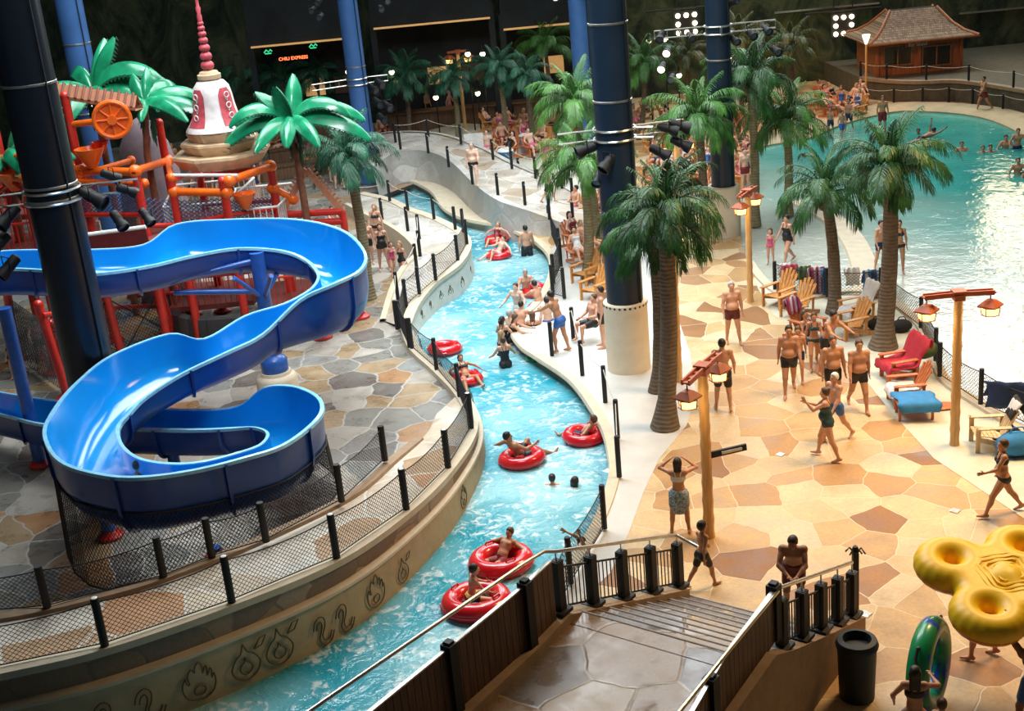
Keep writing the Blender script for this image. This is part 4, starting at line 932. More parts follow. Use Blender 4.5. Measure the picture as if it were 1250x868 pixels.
# ---- moulded broad-leaf palms
M['bleaf']=mat('glossy_green_moulded_leaf',(.012,.24,.11),.25,coat=.3,var=.35,nscale=3); M['bstem']=mat('red_brown_moulded_stem',(.22,.08,.04),.5,var=.3); M['fringe']=mat('dark_green_fringe',(.015,.09,.05),.6)
def bleaf(elev,bend,L=1.75,wd=.25):
    a=math.radians(elev); p=Vector((.05,0,0)); N=14; mb=MB(); rows=[]; fr=MB(); 
    for i in range(N+1):
        t=i/N; ang=a-math.radians(bend)*t; d=Vector((math.cos(ang),0,math.sin(ang))); up=Vector((-math.sin(ang),0,math.cos(ang))); w_=wd*(math.sin(PI*min(1,.10+.88*t))**.55)
        row=[]
        for s in (-1,-.7,-.35,0,.35,.7,1): row.append(p+Vector((0,1,0))*s*w_*.95-up*(abs(s)**1.7*w_*1.0)+up*.03)
        rows.append(row)
        if i: 
            for s in (0,6):
                q=row[s]; fr.add([q,q+d*.05,q-up*.10+d*.02],[(0,1,2)]); fr.add([q-d*.06,q-d*.01,q-up*.09-d*.05],[(0,1,2)])
        p=p+d*(L/N)
    mb.grid(rows); mb.grid([[v-Vector((0,0,.03)) for v in r] for r in rows]); o=len(mb.v)//2
    return mb,fr
BL=[]
for e,b,L in ((82,50,1.2),(58,125,1.9),(38,100,1.9),(18,80,1.8),(72,60,1.1)):
    mb,fr=bleaf(e,b,L); n0=len(mb.f); n1=len(mb.v); me=D.meshes.new('leaf'); me.from_pydata([tuple(v) for v in mb.v]+[tuple(v) for v in fr.v],[],mb.f+[tuple(i+n1 for i in f) for f in fr.f]); me.materials.append(M['bleaf']); me.materials.append(M['fringe']); me.polygons.foreach_set('material_index',[0]*n0+[1]*len(fr.f)); me.polygons.foreach_set('use_smooth',[True]*len(me.polygons)); me.update(); BL.append(me)
    
def broad_palm(label,base,crown,sc,Y,leaves):
    c=V(*crown,Y); b0=V(*base,Y); b=Vector((b0.x+ (b0.x-c.x)/max(.1,(c.z-b0.z))*b0.z*.0,Y,0)); t=thing('moulded_palm',label,'artificial palm',tuple(b))
    m=MB(); m.tube([b,b0 if b0.z>.1 else b.lerp(c,.5),c],[.12,.11,.09],12); m.build('stem','bstem',t,True)
    m=MB(); r=random.Random(int(crown[0]))
    for k in range(60):
        a=r.uniform(0,2*PI); z=r.uniform(-1.1,.0); w_=.26*(1+z*.55)
        p=c+Vector((math.cos(a)*w_*.5,math.sin(a)*w_*.5,z)); m.add([p,p+Vector((math.cos(a)*.10,math.sin(a)*.10,.05)),p+Vector((math.cos(a)*w_*.9,math.sin(a)*w_*.9,-.35))],[(0,1,2)])
    m.build('husk','fringe',t)
    for k,(li,a,s) in enumerate(leaves):
        me=BL[li]; o=D.objects.new('leaf',me); COL.objects.link(o); o.parent=t; o.location=c-b; o.rotation_euler=(0,0,math.radians(a)); o.scale=(s*sc,)*3
    return t
broad_palm('glossy green broad-leaf moulded palm right of the stupa',(372,250),(355,143),1.12,38.6,[(0,80,1),(0,250,.9),(4,190,1),(1,200,1),(1,345,1.0),(2,170,1.05),(2,5,1.1),(3,185,1.15),(3,350,1.25),(3,300,1.0),(3,240,1.0),(2,90,1),(1,130,1),(2,45,1),(3,270,.9)])
broad_palm('glossy green broad-leaf moulded palm left of the stupa, above the orange wheel',(180,190),(176,122),.95,39.5,[(0,80,.9),(4,120,1),(2,10,1.1),(3,350,1.25),(3,325,1.1),(3,275,.8),(3,190,1.0),(2,200,.9),(1,60,1),(2,110,1)])
broad_palm('large glossy green broad-leaf moulded palm behind the tiled beam at the upper left',(125,170),(112,108),1.25,41.5,[(0,20,1.15),(0,60,1.1),(1,350,1.2),(2,5,1.2),(3,190,1.2),(3,175,1.3),(2,215,1),(3,340,1.1),(3,260,1.0),(3,300,1.0),(1,120,1)])
broad_palm('glossy green broad-leaf moulded palm at the far left edge, behind the near-black column',(20,260),(8,190),1.1,38,[(0,20,1),(1,350,1),(2,5,1),(3,190,1),(3,340,1.1),(3,260,1),(2,300,1)])
# ================= lamps, chairs, towels, rings, raft =================
M['bamboo']=planks('golden_bamboo_pole',(.62,.34,.12),(.78,.50,.22)); M['lamp_red']=mat('red_lacquered_wood',(.42,.10,.035),.45)
def lantern(t,p,s=1,on=True):
    m=MB(); m.lathe([(.17*s,-.17*s),(.19*s,-.13*s),(.21*s,.0),(.19*s,.02)],p,4,R=Matrix.Rotation(PI/4,3,'Z')); o=m.build('lantern_glass','lantern_glow',t)
    m=MB(); m.lathe([(.27*s,.01),(.28*s,.04),(.12*s,.15*s),(.05*s,.17*s)],p,4); m.tube([p+Vector((0,0,.15*s)),p+Vector((0,0,.30*s))],.015,6); m.build('lantern_roof','lamp_red',t)
    m=MB()
    for a in range(4): x=.2*s*math.cos(a*PI/2+PI/4+PI/4*0); y=.2*s*math.sin(a*PI/2+PI/4); m.tube([p+Vector((x*.95,y*.95,-.17*s)),p+Vector((x*1.08,y*1.08,.02))],.012,5)
    m.torus(p+Vector((0,0,.005)),.20*s,.015,8,4); m.torus(p+Vector((0,0,-.165*s)),.18*s,.012,8,4)
    m.build('lantern_frame','lamp_red',o)
def lamp_post(label,base,H,armdir,armL=.62,lit=True,power=10,r=.09,s=1,sign=False,z0=0,single=False):
    b=G(base[0],base[1],z0); t=thing('lamp_post',label,'lamp post',tuple(b)); m=MB()
    P=[];R=[]; n=9
    for k in range(n*3+1): u=k/(n*3); P.append(b+Vector((0,0,H*u))); R.append(r*(1.0-.12*u)*(1.13 if k%3==0 else 1))
    m.tube(P,R,14); m.build('bamboo_pole','bamboo',t,True)
    d=Vector((math.cos(armdir),math.sin(armdir),0)); n_=Vector((-d.y,d.x,0)); c=b+Vector((0,0,H))
    m=MB()
    for sgn in (-1,1):
        m.beam(c+n_*.07*sgn+Vector((0,0,.02)),c+n_*.07*sgn+d*armL+Vector((0,0,.0)),.035,.10); m.beam(c+n_*.07*sgn+Vector((0,0,.02)),c+n_*.07*sgn-d*armL,.035,.10)
    for k in range(-3,4): 
        if k: m.beam(c+d*(k*armL/3.1)-n_*.09,c+d*(k*armL/3.1)+n_*.09,.10,.03)
    m.beam(c-d*.14+Vector((0,0,.07)),c+d*.14+Vector((0,0,.07)),.26,.04); m.box((c.x,c.y,c.z-.06),(.22,.22,.12),rz=armdir); m.build('cross_arm','lamp_red',t)
    for sgn in (-1,1):
        q=c+d*armL*.92*sgn+Vector((0,0,-.33)); lantern(t,q,s)
        if power:
            l=D.lights.new('lantern_bulb','POINT'); l.energy=power; l.color=(1,.66,.28); l.shadow_soft_size=.12; lo=D.objects.new('lantern_bulb',l); COL.objects.link(lo); lo.parent=t; lo.location=q-b+Vector((0,0,-.30))
    if sign:
        m=MB(); q=b+Vector((0,0,1.75)); m.beam(q+Vector((.05,0,0)),q+Vector((.80,.12,.05)),.05,.13); m.build('arrow_sign','black',t); m=MB(); m.beam(q+Vector((.30,-.005,.03)),q+Vector((.70,.06,.055)),.055,.05); m.build('sign_lettering','steel',t)
    return t
lamp_post('bamboo lamp post with two lit lanterns beside the wave pool fence',(1165,543),3.45,-.04,.72,power=14,r=.10)
lamp_post('bamboo lamp post with two lit lanterns and a small dark arm, nearest the stairs',(866,655),3.55,1.0,.78,power=14,r=.105,sign=True)
lamp_post('bamboo lamp post standing behind the nearest palm trunk',(829,466),4.0,1.2,.6,power=6)
lamp_post('bamboo lamp post with pale arm in front of the drum of the blue column',(916,368),3.3,1.0,.6,power=6)
lamp_post('thin bamboo lamp post among the crowded chairs between the big columns',(828,238),2.3,.3,.6,power=5,s=1.1)
lamp_post('distant bamboo lamp post left of the terrace palms',(569,166),4.2,.1,.5,power=8,s=1.2)
lamp_post('distant bamboo lamp post in the dark, left of the blue column',(830,112),3.2,.1,.5,power=8,s=1.2)
# torch pole beside the hut
b=G(1057,125,0); t=thing('torch_pole','slim pole with a pale flared torch head left of the wooden hut','torch',tuple(b)); m=MB(); m.tube([b,b+Vector((0,0,2.9))],[.06,.05],8); m.build('pole','bamboo',t)
m=MB(); m.lathe([(.05,2.85),(.16,3.15),(.20,3.3),(.10,3.32)],b,10); m.build('torch_head','lamp_on',t)
# ---- adirondack chair, local: sitter faces +Y, origin on the ground
def build_chair(mk='wood'):
    t=thing('adirondack_chair','x','chair',(0,0,0)); t['_w']=(0,0,0)
    m=MB()
    for k in range(6): y=.32-k*.095; z=.37-.012*k*1.2; m.box((0,y,z),(.54,.08,.022),mx=Matrix.Rotation(.12,3,'X'))
    m.build('seat',mk,t)
    m=MB()
    for k in range(5):
        x=(k-2)*.105; h=.86-.05*abs(k-2)**1.5; a=Vector((x*.8,-.20,.26)); e=Vector((x*1.25,-.20-h*.42,.26+h*.88)); m.beam(a,e,.088,.02,up=(0,1,.4))
    for z,y in ((.50,-.34),(.82,-.49)): m.beam((-.27,y,z),(.27,y,z),.06,.025)
    m.build('backrest',mk,t)
    for s in (-1,1):
        m=MB(); m.box((s*.335,.0,.57),(.13,.72,.024)); m.box((s*.335,.36,.57),(.10,.05,.024)); m.build('armrest',mk,t)
        m=MB(); m.box((s*.31,.32,.28),(.035,.10,.56)); m.build('front_leg',mk,t)
        m=MB(); m.beam((s*.285,.36,.32),(s*.285,-.62,.04),.03,.11); m.beam((s*.32,-.30,.2),(s*.32,-.32,.56),.03,.07); m.build('rear_leg',mk,t)
    return t
CH={k:None for k in ('wood','wood_red','wood_pale')}
def chair(mk,px,py,face,label,group=None,z=0.0,sc=1.0,loc=None):
    L=loc or G(px,py,z)
    if CH[mk] is None: CH[mk]=build_chair(mk); o=CH[mk]; o.location=L; o.rotation_euler=(0,0,face); o.scale=(sc,)*3; o['label']=label
    else: o=dup(CH[mk],L,face,label,None,sc)
    if group: o['group']=group
    elif 'group' in o: del o['group']
    return o
def towel(label,pts,wd,dirn,m_,th=.02,n=8,wr=.02,name='towel',seed=0,group=None):
    """cloth draped along the polyline pts, width wd along dirn"""
    dv=Vector(dirn).normalized(); P=catmull([tuple(p) for p in pts],4); r=random.Random(seed+len(label)); mb=MB(); rows=[];ph=r.uniform(0,6)
    for i,p in enumerate(P):
        row=[]
        for k in range(n+1): s=k/n-.5; row.append(p+dv*s*wd*(1-.08*math.sin(i*.9+ph))+Vector((.3*wr*math.sin(k*1.9+ph),.8*wr*math.sin(k*1.7+i*.2+ph),wr*.6*math.sin(k*2.3+i*.5))))
        rows.append(row)
    mb.grid(rows); o=solo(mb,name,m_,label,'towel',group,smooth=True)
    s=o.modifiers.new('thickness','SOLIDIFY'); s.thickness=th; s.offset=0; return o
def stripes(name,cols,sc=9,axis=0):
    t=NT(name); v=t.geo(1,obj=True); s=t.node('ShaderNodeSeparateXYZ'); t.l(v,s.inputs[0]); m1=t.node('ShaderNodeMath',operation='MULTIPLY'); t.l(s.outputs[axis],m1.inputs[0]); m1.inputs[1].default_value=sc/3; f=t.node('ShaderNodeMath',operation='FRACT'); t.l(m1.outputs[0],f.inputs[0])
    t.base(t.ramp(f.outputs[0],[(i/len(cols),c) for i,c in enumerate(cols)],'CONSTANT')); t.set(Roughness=.9); return t.m
M['tw_white']=mat('white_terry',(.72,.70,.68),.95,bump=.3); M['tw_blue']=mat('blue_terry',(.04,.22,.50),.95,bump=.3); M['tw_navy']=mat('navy_terry',(.02,.04,.12),.95,bump=.3); M['tw_red']=mat('red_terry',(.45,.03,.05),.95,bump=.3)
M['tw_green']=mat('olive_terry',(.08,.14,.05),.95,bump=.3); M['tw_black']=mat('black_terry',(.02,.02,.022),.95,bump=.3)
M['tw_str']=stripes('maroon_striped_terry',[(.30,.03,.08),(.55,.35,.40),(.20,.02,.06),(.45,.06,.12),(.65,.5,.5)],9); M['tw_blstr']=stripes('blue_white_striped_terry',[(.05,.15,.35),(.55,.62,.70),(.08,.25,.50),(.03,.08,.22)],9); M['tw_pink']=stripes('pink_floral_terry',[(.55,.10,.16),(.70,.45,.45),(.45,.05,.10)],12,1)
M['tw_bw']=stripes('black_white_terry',[(.02,.02,.02),(.75,.75,.75),(.02,.02,.02),(.6,.6,.6)],7)
# chairs on the plaza
chair('wood',951,373,2.2,'golden wooden adirondack chair at the left end of the pool fence')
chair('wood',973,386,2.2,'golden wooden adirondack chair with a blue bag, second from the fence end')
chair('wood_red',986,414,-2.5,'dark red adirondack chair turned away, in front of the two golden ones, with a sitter')
chair('wood',1046,392,1.9,'golden wooden adirondack chair right of the fence palm, under white towels')
chair('wood',1037,410,1.9,'golden wooden adirondack chair behind the standing men, nearer than the white-towel chair')
chair('wood_red',1098,462,1.75,'red adirondack chair covered with a red blanket, left of the black fence corner')
chair('wood_red',1106,492,1.55,'orange-red adirondack chair with a white towel on its seat')
chair('wood_pale',1208,545,1.45,'weathered wooden adirondack chair with a black and white towel, beside the right lamp post')
chair('wood',728,365,2.3,'wooden adirondack chair on the river bank left of the big navy column')
chair('wood',716,345,2.3,'wooden adirondack chair at the foot of the paired palms')
chair('wood',738,340,2.5,'wooden adirondack chair behind the riverbank chairs, with a blue towel')
# low table with blue towel
def foot_table(label,px,py,rz,mk='wood_red'):
    p=G(px,py,0); t=thing('low_table',label,'table',tuple(p),rz); t['_w']=(0,0,0); m=MB()
    for k in range(5): m.box((0,(k-2)*.13,.42),(.85,.11,.03))
    m.build('table_top',mk,t)
    for sx in (-1,1):
        for sy in (-1,1): m=MB(); m.box((sx*.36,sy*.25,.205),(.06,.06,.41)); m.build('leg',mk,t)
    return t
foot_table('low red wooden table draped with a blue towel, in front of the orange-red chair',1116,508,-.15)
p=G(1116,508,0); towel('bright blue towel spread over the low red table',[p+Vector((0,-.42,.26)),p+Vector((0,-.36,.47)),p+Vector((0,0,.48)),p+Vector((0,.33,.48))],.92,(1,-.15,0),'tw_blue',wr=.012)
p=G(1148,498,0); m=MB(); m.ball((p.x,p.y,.05),(.42,.22,.05),14,6,mx=None); solo(m,'plank_board','wood_red','flat orange-brown board lying on the deck right of the blue towel','board',smooth=True)
def fence_towel(px,label,m_,wd,h=.62,y0=None,dirn=(1,0,0),ztop=.84,py=360):
    p=G(px,py,0); return towel(label,[p+Vector((0,.10,ztop-h*.45)),p+Vector((0,.03,ztop-.02)),p+Vector((0,-.03,ztop)),p+Vector((0,-.08,ztop-.25)),p+Vector((0,-.07,ztop-h))],wd,dirn,m_,wr=.03)
fence_towel(965,'pink and red towel over the pool fence behind the golden chairs','tw_pink',.45,.45,py=357)
fence_towel(982,'olive green towel over the pool fence right of the pink one','tw_green',.40,.5,py=359)
fence_towel(996,'maroon striped towel hanging long over the pool fence','tw_str',.48,.95,py=361)
fence_towel(1009,'blue and white striped towel hanging over the fence beside the palm trunk','tw_blstr',.30,.95,py=362)
fence_towel(1040,'small white cloth hanging on the pool fence between the two fence palms','tw_white',.42,.5,py=361)
fence_towel(1066,'blue striped towel hanging over the fence beside the right fence palm','tw_blstr',.60,.85,py=364)
fence_towel(958,'white cloth bundled over the left end of the pool fence','tw_white',.4,.35,py=355)
p=G(1235,512,0); towel('large navy towel hanging over the pool fence at the right edge',[p+Vector((0,.1,.5)),p+Vector((0,.03,.84)),p+Vector((0,-.05,.84)),p+Vector((0,-.1,.3))],1.15,(1,-.42,0),'tw_navy',wr=.03)
def on_chair(px,py,face,label,m_,wd=.5,back=True,seat=True,s=1.0,wr=.03):
    c=G(px,py,0); R=Matrix.Rotation(face,3,'Z'); L=[]
    if back: L+=[(0,-.62,.80),(0,-.60,1.03),(0,-.52,1.00),(0,-.36,.68)]
    if seat: L+=[(0,-.22,.42),(0,.10,.405),(0,.36,.42),(0,.44,.25)]
    towel(label,[c+(R@Vector(q))*s+Vector((0,0,.01)) for q in L],wd,R@Vector((1,0,0)),m_,wr=wr)
on_chair(1046,392,1.9,'white towel spread over the back of the chair right of the fence palm','tw_white',.6)
on_chair(1098,462,1.75,'red blanket spread over the red chair near the black fence corner','tw_red',.9,wr=.05)
on_chair(1106,492,1.55,'white folded towel on the seat of the orange-red chair','tw_white',.62,back=False,wr=.05)
on_chair(1208,545,1.45,'black and white patterned towel over the back of the weathered chair','tw_bw',.5,seat=False)
on_chair(738,340,2.5,'blue towel over the back of the riverbank chair','tw_blue',.5,seat=False)
on_chair(986,414,-2.5,'dark striped towel over the turned red chair','tw_str',.5,seat=False)
def bag(label,px,py,s,m_,z=0.0,cat='bag'):
    p=G(px,py,z); t=thing('beach_bag',label,cat,tuple(p)); m=MB(); m.ball((p.x,p.y,p.z+.17*s),(.30*s,.2*s,.18*s),14,8); m.build('bag_body',m_,t,True); m=MB(); m.tube([p+Vector((-.14*s,0,.28*s)),p+Vector((-.05*s,0,.42*s)),p+Vector((.08*s,0,.42*s)),p+Vector((.16*s,0,.28*s))],.015,6); m.build('bag_strap',m_,t); return t
bag('black bag on the deck behind the fence palm trunk',1100,405,1.0,'tw_black'); bag('black bag against the palm foot at the pool fence',1070,402,.9,'tw_black'); bag('black bag on the deck left of the white-towel chair',1052,386,.9,'tw_black')
bag('green and white bag hung by the black fence corner',1126,437,1.3,'tw_green',.35); bag('blue bag beside the weathered chair at the right edge',1240,555,1.5,'tw_blue'); bag('small blue bag on the arm of the second golden chair',972,377,.6,'tw_blue',.60)
bag('black bag leaning on the weathered chair',1228,540,1.1,'tw_black')
p=G(1190,600,0)
# floor drains
for i,(x,y) in enumerate([(1166,624),(742,575),(953,555),(1057,750)]):
    p=G(x,y,0.0); m=MB(); m.lathe([(.12,.008),(.12,.014),(.10,.016)],(p.x,p.y,0),4); solo(m,'floor_drain','steel',['square metal drain in the plaza left of the yellow raft','square metal drain at the foot of the nearest palm','square metal drain in the golden paving near the walking woman','square metal drain beside the tall spiky post'][i],'drain')
# ---- swim rings
M['water_dark']=mat('ring_valve_black',(.02,.02,.02),.5)
def ring(label,px,py,R=.46,r=.165,tilt=(0,0),z=WZ,rz=0,mk='redv',group=None):
    p=G(px,py,z+.06); t=thing('swim_ring',label,'swim ring',tuple(p),rz,group); t['_w']=(0,0,0); mx=(Matrix.Rotation(tilt[0],3,'X')@Matrix.Rotation(tilt[1],3,'Y')); m=MB(); m.torus((0,0,.05),R,r,40,16,mx=mx); o=m.build('inflated_ring',mk,t,True)
    for s in (-1,1):
        m=MB(); q=mx@Vector((s*R,0,r)); m.tube([q+mx@Vector((0,-.11,.03)),q+mx@Vector((0,-.08,.09)),q+mx@Vector((0,.08,.09)),q+mx@Vector((0,.11,.03))],.018,7); m.build('handle','redv' if mk=='redv' else 'water_dark',t,True)
    m=MB(); m.torus((0,0,.05),R+r+.003,.012,40,5,mx=mx); m.build('seam','redv' if mk=='redv' else 'water_dark',t,True)
    return t
RINGS=[(543,427,'red swim ring floating empty beside the left court fence',.46),(569,464,'red swim ring half hidden behind the fence at the left river bend',.42),(713,534,'red swim ring with a child lying in it, near the right bank',.47),(637,561,'red swim ring carrying a reclining man in mid-river',.50),
 (612,687,'red swim ring carrying a person, far one of the pair by the plank fence',.60),(582,737,'red swim ring with a child in yellow-banded trunks, near one of the pair',.62),(606,294,'far red swim ring, upper of the two by the carved far wall',.40),(609,312,'far red swim ring, lower of the two by the carved far wall',.42),
 (663,377,'red swim ring held among the people at the peninsula tip',.46),(655,357,'red swim ring behind the crowd at the peninsula, far one',.45)]
for i,(x,y,l,R) in enumerate(RINGS): ring(l,x,y,R*.79,.31*R,rz=.5*i,tilt=(.05*((i%3)-1),.04))
p=G(573,450,WZ)
p=G(345/2.894+600+0,462,WZ)
# green toy near the peninsula
p=G(654,441,WZ); t=thing('green_toy','green inflatable toy floating at the peninsula edge','pool toy',tuple(p)); m=MB(); m.ball((p.x,p.y,p.z+.06),(.2,.12,.1),10,7); m.ball((p.x-.2,p.y,p.z+.1),(.08,.08,.08),8,6); m.build('toy_body',mat('green_vinyl',(.02,.32,.12),.3,coat=.4),t,True); m=MB(); m.ball((p.x+.1,p.y-.02,p.z+.14),(.06,.06,.04),8,6); m.build('toy_spot','white',t,True)
# ================= people =================
A_=np.array
def smin(a,b,k): h=np.clip(.5+.5*(b-a)/k,0,1); return b+(a-b)*h-k*h*(1-h)
class Field:
    def __init__(s,lo,hi,res): s.lo=A_(lo,float); s.res=res; s.n=np.maximum(4,np.ceil((A_(hi)-s.lo)/res).astype(int)+1); s.F=np.full(s.n,1.0,np.float32); s.ax=[s.lo[i]+res*np.arange(s.n[i]) for i in range(3)]
    def sub(s,lo,hi):
        i0=np.maximum(0,np.floor((A_(lo)-s.lo)/s.res).astype(int)); i1=np.minimum(s.n,np.ceil((A_(hi)-s.lo)/s.res).astype(int)+1)
        if (i1<=i0).any(): return None
        sl=tuple(slice(a,b) for a,b in zip(i0,i1)); return sl,np.meshgrid(*[s.ax[i][sl[i]] for i in range(3)],indexing='ij')
    def put(s,sl,d,k,sub=False):
        if sub: s.F[sl]=np.maximum(s.F[sl],-d)
        else: s.F[sl]=smin(s.F[sl],d.astype(np.float32),k)
    def cap(s,a,b,r1,r2,k=.025,sub=False):
        a=A_(a,float); b=A_(b,float); m=max(r1,r2)+.06; g=s.sub(np.minimum(a,b)-m,np.maximum(a,b)+m)
        if g is None: return
        sl,(X,Y,Z)=g; ba=b-a; L=max(1e-9,ba@ba); t=np.clip(((X-a[0])*ba[0]+(Y-a[1])*ba[1]+(Z-a[2])*ba[2])/L,0,1)
        d=np.sqrt((X-a[0]-t*ba[0])**2+(Y-a[1]-t*ba[1])**2+(Z-a[2]-t*ba[2])**2)-(r1+(r2-r1)*t); s.put(sl,d,k,sub)
    def ell(s,c,r,R=None,k=.03,sub=False):
        c=A_(c,float); r=A_(r,float); m=r.max()+.06; g=s.sub(c-m,c+m)
        if g is None: return
        sl,(X,Y,Z)=g; X=X-c[0];Y=Y-c[1];Z=Z-c[2]
        if R is not None: X,Y,Z=(R[0,0]*X+R[1,0]*Y+R[2,0]*Z,R[0,1]*X+R[1,1]*Y+R[2,1]*Z,R[0,2]*X+R[1,2]*Y+R[2,2]*Z)
        k0=np.sqrt((X/r[0])**2+(Y/r[1])**2+(Z/r[2])**2); k1=np.sqrt((X/r[0]**2)**2+(Y/r[1]**2)**2+(Z/r[2]**2)**2)+1e-9
        s.put(sl,k0*(k0-1)/k1,k,sub)
    def cut(s,p,n):   # keep the side where (x-p).n<0
        X,Y,Z=np.meshgrid(*s.ax,indexing='ij'); p=A_(p);n=A_(n); s.F=np.maximum(s.F,((X-p[0])*n[0]+(Y-p[1])*n[1]+(Z-p[2])*n[2]).astype(np.float32))
    def mesh(s):
        F=s.F; F[0]=F[-1]=1;F[:,0]=F[:,-1]=1;F[:,:,0]=F[:,:,-1]=1
        I=F<0; c=np.zeros(tuple(x-1 for x in F.shape),int)
        for dx in (0,1):
            for dy in (0,1):
                for dz in (0,1): c+=I[dx:dx+c.shape[0],dy:dy+c.shape[1],dz:dz+c.shape[2]]
        act=(c>0)&(c<8); idx=-np.ones(c.shape,int); ijk=np.argwhere(act); idx[act]=np.arange(len(ijk))
        if len(ijk)==0: return [],[]
        S=np.zeros((len(ijk),3)); W_=np.zeros(len(ijk)); cor=[(x,y,z) for x in (0,1) for y in (0,1) for z in (0,1)]
        for a in cor:
            for ax in range(3):
                if a[ax]==0:
                    b=list(a); b[ax]=1
                    fa=F[ijk[:,0]+a[0],ijk[:,1]+a[1],ijk[:,2]+a[2]]; fb=F[ijk[:,0]+b[0],ijk[:,1]+b[1],ijk[:,2]+b[2]]
                    m=(fa<0)!=(fb<0); t=np.where(m,fa/(fa-fb+1e-12),0); P=np.tile(A_(a,float),(len(ijk),1)); P[:,ax]+=t; S[m]+=P[m]; W_[m]+=1
        V_=(ijk+S/W_[:,None])*s.res+s.lo; faces=[]
        for ax in range(3):
            u,v=[q for q in range(3) if q!=ax]; a=[slice(None)]*3; b=[slice(None)]*3; a[ax]=slice(0,-1); b[ax]=slice(1,None)
            ch=I[tuple(a)]!=I[tuple(b)]; e=np.argwhere(ch); e=e[(e[:,u]>0)&(e[:,v]>0)&(e[:,u]<F.shape[u]-1)&(e[:,v]<F.shape[v]-1)]
            def ix(du,dv): q=e.copy(); q[:,u]-=du; q[:,v]-=dv; return idx[q[:,0],q[:,1],q[:,2]]
            Q=np.stack([ix(0,0),ix(1,0),ix(1,1),ix(0,1)],1); fl=I[e[:,0],e[:,1],e[:,2]]
            if ax==1: fl=~fl
            Q[~fl]=Q[~fl][:,::-1]; faces.append(Q)
        return V_,np.concatenate(faces)
def dirv(side,f,o):
    f=math.radians(f);o=math.radians(o); return A_([side*math.sin(o),math.sin(f)*math.cos(o),-math.cos(f)*math.cos(o)])
STAND=dict(lean=0,LA=((0,12),(12,4)),RA=((0,12),(12,4)),LL=((2,4),(-2,2)),RL=((2,4),(-2,2)),head=(0,0))
def P_(**k): d=dict(STAND); d.update(k); return d
POSES={
 'stand':P_(),'stand2':P_(LA=((-8,14),(10,6)),RA=((10,16),(30,2)),LL=((8,7),(4,5)),RL=((-6,5),(-10,3))),
 'walk':P_(lean=3,LA=((25,8),(40,4)),RA=((-25,8),(-5,4)),LL=((-22,3),(-38,2)),RL=((24,3),(10,2))),
 'walk2':P_(lean=4,LA=((-22,10),(0,5)),RA=((22,10),(35,4)),LL=((26,3),(12,2)),RL=((-18,4),(-42,2))),
 'bigwalk':P_(lean=2,LA=((30,10),(75,0)),RA=((-20,12),(20,5)),LL=((30,5),(18,3)),RL=((-26,5),(-36,3))),
 'hips':P_(LA=((-10,40),(25,-55)),RA=((-10,40),(25,-55)),LL=((3,8),(0,6)),RL=((3,8),(0,6))),
 'handshead':P_(LA=((100,52),(165,-52)),RA=((100,52),(165,-52)),head=(10,0),LL=((0,7),(0,5)),RL=((0,7),(0,5))),
 'bend':P_(lean=28,LA=((38,5),(70,-30)),RA=((38,10),(62,-38)),head=(35,10),LL=((12,4),(-12,2)),RL=((14,5),(-8,2))),
 'handsup':P_(lean=4,LA=((60,10),(140,0)),RA=((45,15),(110,-15)),LL=((-16,8),(-22,5)),RL=((22,8),(8,5)),head=(5,0)),
 'cross':P_(LA=((20,12),(70,-55)),RA=((20,12),(70,-55)),LL=((5,8),(0,4)),RL=((-3,5),(-6,3)),head=(10,0)),
 'reach':P_(lean=18,LA=((60,10),(70,0)),RA=((50,15),(70,-10)),head=(15,0),LL=((18,5),(-6,3)),RL=((-6,5),(-14,3))),
 'tube':P_(lean=-48,LA=((10,65),(50,40)),RA=((10,65),(50,40)),LL=((112,14),(60,8)),RL=((105,14),(50,8)),head=(38,0)),
 'tube2':P_(lean=-38,LA=((-10,60),(30,60)),RA=((60,30),(100,0)),LL=((125,10),(25,5)),RL=((100,12),(62,10)),head=(30,20)),
 'ringsit':P_(lean=12,LA=((35,20),(60,10)),RA=((35,20),(60,10)),LL=((85,15),(30,5)),RL=((80,18),(15,5)),head=(10,0)),
 'chair':P_(lean=-28,LA=((20,25),(75,5)),RA=((20,25),(75,5)),LL=((88,9),(20,3)),RL=((84,10),(12,3)),head=(20,0)),
 'chair2':P_(lean=-15,LA=((30,20),(90,-20)),RA=((10,25),(60,5)),LL=((90,6),(5,3)),RL=((92,12),(-5,6)),head=(15,15)),
 'lounge':P_(lean=-42,LA=((0,30),(60,10)),RA=((30,30),(110,-10)),LL=((86,6),(70,3)),RL=((100,8),(45,4)),head=(25,0)),
 'swim':P_(lean=76,LA=((150,20),(165,5)),RA=((120,40),(120,10)),LL=((-72,6),(-80,3)),RL=((-80,6),(-70,3)),head=(-50,0)),
 'wade':P_(lean=5,LA=((20,35),(60,10)),RA=((20,35),(60,10)),LL=((5,6),(0,4)),RL=((-5,6),(-8,4))),
 'carryup':P_(lean=6,LA=((140,18),(165,5)),RA=((140,18),(165,5)),LL=((14,6),(2,4)),RL=((-12,6),(-20,4)),head=(-10,0)),
 'carryring':P_(lean=4,LA=((10,35),(35,-5)),RA=((60,45),(90,-20)),LL=((10,5),(0,4)),RL=((-8,5),(-14,4))),
}
